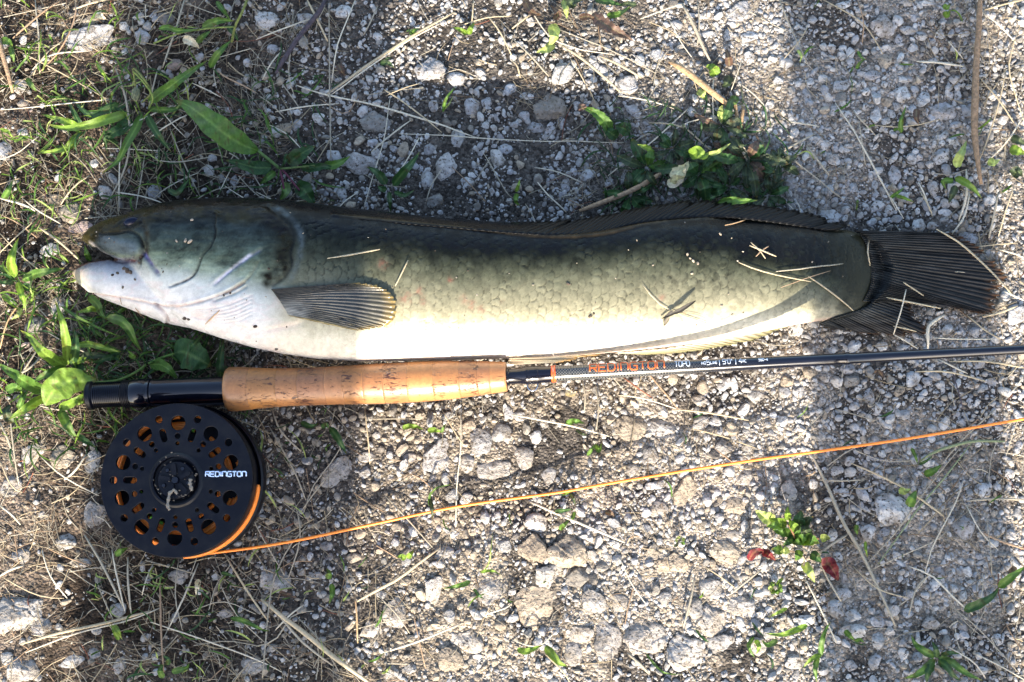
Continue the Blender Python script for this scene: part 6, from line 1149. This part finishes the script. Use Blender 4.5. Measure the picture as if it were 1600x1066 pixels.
# fine grass: blades nobody could count
bag = Bag(); k = 0; zones = [(130, 380, 470, 610, 230, 'dgd'), (0, 210, 430, 700, 190, 'ygd'), (60, 520, 100, 330, 170, 'dgd'), (0, 300, 0, 300, 130, 'ygp'), (0, 130, 250, 460, 60, 'ygp'), (150, 480, 640, 1066, 60, 'gdp'), (150, 600, 880, 1066, 45, 'gdp'), (930, 1240, 170, 322, 190, 'dbd'), (600, 1600, 620, 1066, 24, 'gyd'), (1200, 1600, 0, 330, 16, 'gyp'), (400, 520, 560, 760, 14, 'gd')]
for x0, x1, y0, y1, n, cs_ in zones:
    for _ in range(n):
        a, b = random.uniform(x0, x1), random.uniform(y0, y1)
        if under_things(a, b): continue
        cl = random.random() < .6; an = random.uniform(0, 6.28); L = random.uniform(12, 60)*(1 if n > 50 else .6); x, y = P(a, b)[:2]; g = float(gh(x, y)); pts = []
        for u in (0, .35, .7, 1): pts.append((x+math.cos(an+u*.5)*L*PX*u, y+math.sin(an+u*.5)*L*PX*u, g+.001+random.uniform(.003, .010)*math.sin(u*2.4)))
        c = spline(pts, 8); T_ = np.gradient(c, axis=0); nn = np.stack([-T_[:, 1], T_[:, 0], 0*T_[:, 0]], -1); nn /= np.linalg.norm(nn, axis=1)[:, None]; wd = random.uniform(1.2, 3.6)*PX/2*np.sin(np.linspace(.35, 3.1, 8))[:, None]
        v = np.stack([c-nn*wd, c+[0, 0, -.0002], c+nn*wd], 1).reshape(-1, 3); f = [[i*3+j, (i+1)*3+j, (i+1)*3+j+1, i*3+j+1] for i in range(7) for j in (0, 1)]
        bag.add(v, f, np.array(LC[random.choice(cs_)])*random.uniform(.7, 1.1))
tag(bag.obj('grass_blades', M['leaf']), kind='stuff')
settle()

# ------------------------------------------------------------------ the photographer, standing below the frame with the sun behind: the legs throw the two bands of shade
def skinned(name, verts, edges, mat, levels=1):
    me = bpy.data.meshes.new(name); me.from_pydata([v[:3] for v in verts], edges, []); o = bpy.data.objects.new(name, me); COL.objects.link(o)
    sk_ = o.modifiers.new('skin', 'SKIN'); sk_.use_smooth_shade = True
    for i, v in enumerate(verts): me.skin_vertices[0].data[i].radius = (v[3], v[4] if len(v) > 4 else v[3]); 
    me.skin_vertices[0].data[0].use_root = True
    ss = o.modifiers.new('sub', 'SUBSURF'); ss.levels = levels; ss.render_levels = levels; me.materials.append(mat); return o
YP = -.62; XL, XR = -.168, .212
M['denim'] = add_relief(pmat('denim', (.035, .05, .09), .9, .2), 900, .0006, .5, 4, .3); M['jacket'] = add_relief(pmat('jacket', (.07, .08, .07), .85, .2), 500, .0008, .5, 4, .2); M['skin'] = pmat('skin', (.45, .25, .17), .5); M['boot'] = pmat('boot', (.03, .022, .016), .6); M['hair'] = add_relief(pmat('hair', (.03, .02, .012), .6), 800, .001, .8)
pe = empty('person', (0.02, YP, 0), 'person in jeans and jacket standing beyond the bottom edge, legs apart', 'person')
XL -= .003
vb = [(.02, YP-.03, .92, .155, .11), (.02, YP-.02, 1.12, .135, .10), (.02, YP+.02, 1.32, .165, .11), (.02, YP+.03, 1.45, .07), (.02, YP+.07, 1.56, .055), (.02, YP+.09, 1.66, .082, .10), (.02, YP+.09, 1.74, .07, .085),
      (-.075, YP-.02, .84, .105), (XL+.008, YP+.0, .50, .088), (XL, YP, .30, .084), (XL, YP-.02, .10, .070), (.125, YP-.02, .84, .100), (XR-.012, YP, .50, .068), (XR, YP, .30, .058), (XR, YP-.02, .10, .050),
      (-.20, YP+.02, 1.38, .065), (-.27, YP+.10, 1.12, .050), (-.12, YP+.34, .93, .038), (.24, YP+.02, 1.38, .065), (.31, YP+.10, 1.12, .050), (.12, YP+.34, .93, .038)]
eb = [(0, 1), (1, 2), (2, 3), (3, 4), (4, 5), (5, 6), (0, 7), (7, 8), (8, 9), (9, 10), (0, 11), (11, 12), (12, 13), (13, 14), (2, 15), (15, 16), (16, 17), (2, 18), (18, 19), (19, 20)]
pb = skinned('body', vb, eb, M['denim'], 2); under(pb, pe)
def part_skin(name, idx, grow, mat):
    vs_ = []
    for i in idx:
        v = vb[i]; vs_.append((v[0], v[1], v[2], v[3]+grow, (v[4] if len(v) > 4 else v[3])+grow))
    o = skinned(name, vs_, [(i, i+1) for i in range(len(vs_)-1)], mat); return under(o, pe)
jk = skinned('jacket', [(v[0], v[1], v[2], v[3]+.012, (v[4] if len(v) > 4 else v[3])+.012) for v in [vb[0], vb[1], vb[2], vb[15], vb[16], vb[17], vb[18], vb[19], vb[20]]], [(0, 1), (1, 2), (2, 3), (3, 4), (4, 5), (2, 6), (6, 7), (7, 8)], M['jacket'], 2); under(jk, pe)
hd = skinned('head', [(.02, YP+.03, 1.44, .056), (.02, YP+.07, 1.55, .060), (.02, YP+.10, 1.65, .088, .105), (.02, YP+.10, 1.73, .078, .09)], [(0, 1), (1, 2), (2, 3)], M['skin'], 2); under(hd, pe)
nsn = skinned('nose', [(.02, YP+.19, 1.68, .012), (.02, YP+.215, 1.64, .016)], [(0, 1)], M['skin']); under(nsn, pe)
hr = skinned('hair', [(.02, YP+.04, 1.62, .085), (.02, YP+.06, 1.72, .095), (.02, YP+.11, 1.77, .082)], [(0, 1), (1, 2)], M['hair'], 2); under(hr, pe)
for sx, xx in ((-1, XL), (1, XR)):
    bo = skinned('boot', [(xx, YP-.05, .05, .048), (xx, YP+.02, .05, .046), (xx+.01*sx, YP+.12, .038, .036), (xx, YP-.03, .12, .05)], [(0, 1), (1, 2), (1, 3)], M['boot'], 2); under(bo, pe)
for sx in (-1, 1):
    hx, hy, hz = .115*sx+.0, YP+.345, .915; vs_ = [(hx, hy, hz, .026, .018), (hx-.02*sx, hy+.035, hz-.012, .030, .015), (hx-.03*sx, hy+.055, hz-.020, .030, .013)]; es = [(0, 1), (1, 2)]
    for k in range(4):
        b0 = len(vs_); o_ = (k-1.5)*.017; l_ = (.9, 1, .95, .75)[k]
        vs_ += [(hx-.035*sx, hy+.062, hz-.02+o_, .0085), (hx-.045*sx, hy+.062+.025*l_, hz-.022+o_, .008), (hx-.035*sx, hy+.062+.038*l_, hz-.024+o_, .0072)]; es += [(2, b0), (b0, b0+1), (b0+1, b0+2)]
    b0 = len(vs_); vs_ += [(hx-.03*sx, hy+.03, hz+.022, .010), (hx-.045*sx, hy+.05, hz+.035, .009)]; es += [(1, b0), (b0, b0+1)]
    under(skinned('hand', vs_, es, M['skin']), pe)
# a rock beyond the right edge on which the rod rests
rr_ = bpy.data.objects.new('rock', HM[3]); COL.objects.link(rr_); q = ax(2500); rr_.scale = (.09, .07, .055); rr_.location = (q[0], q[1], float(q[2])-.058); rr_.color = (.36, .35, .33, 1); tag(rr_, 'grey rock beyond the right edge that props up the rod', 'rock', 'stones and gravel chips lying on the ground')
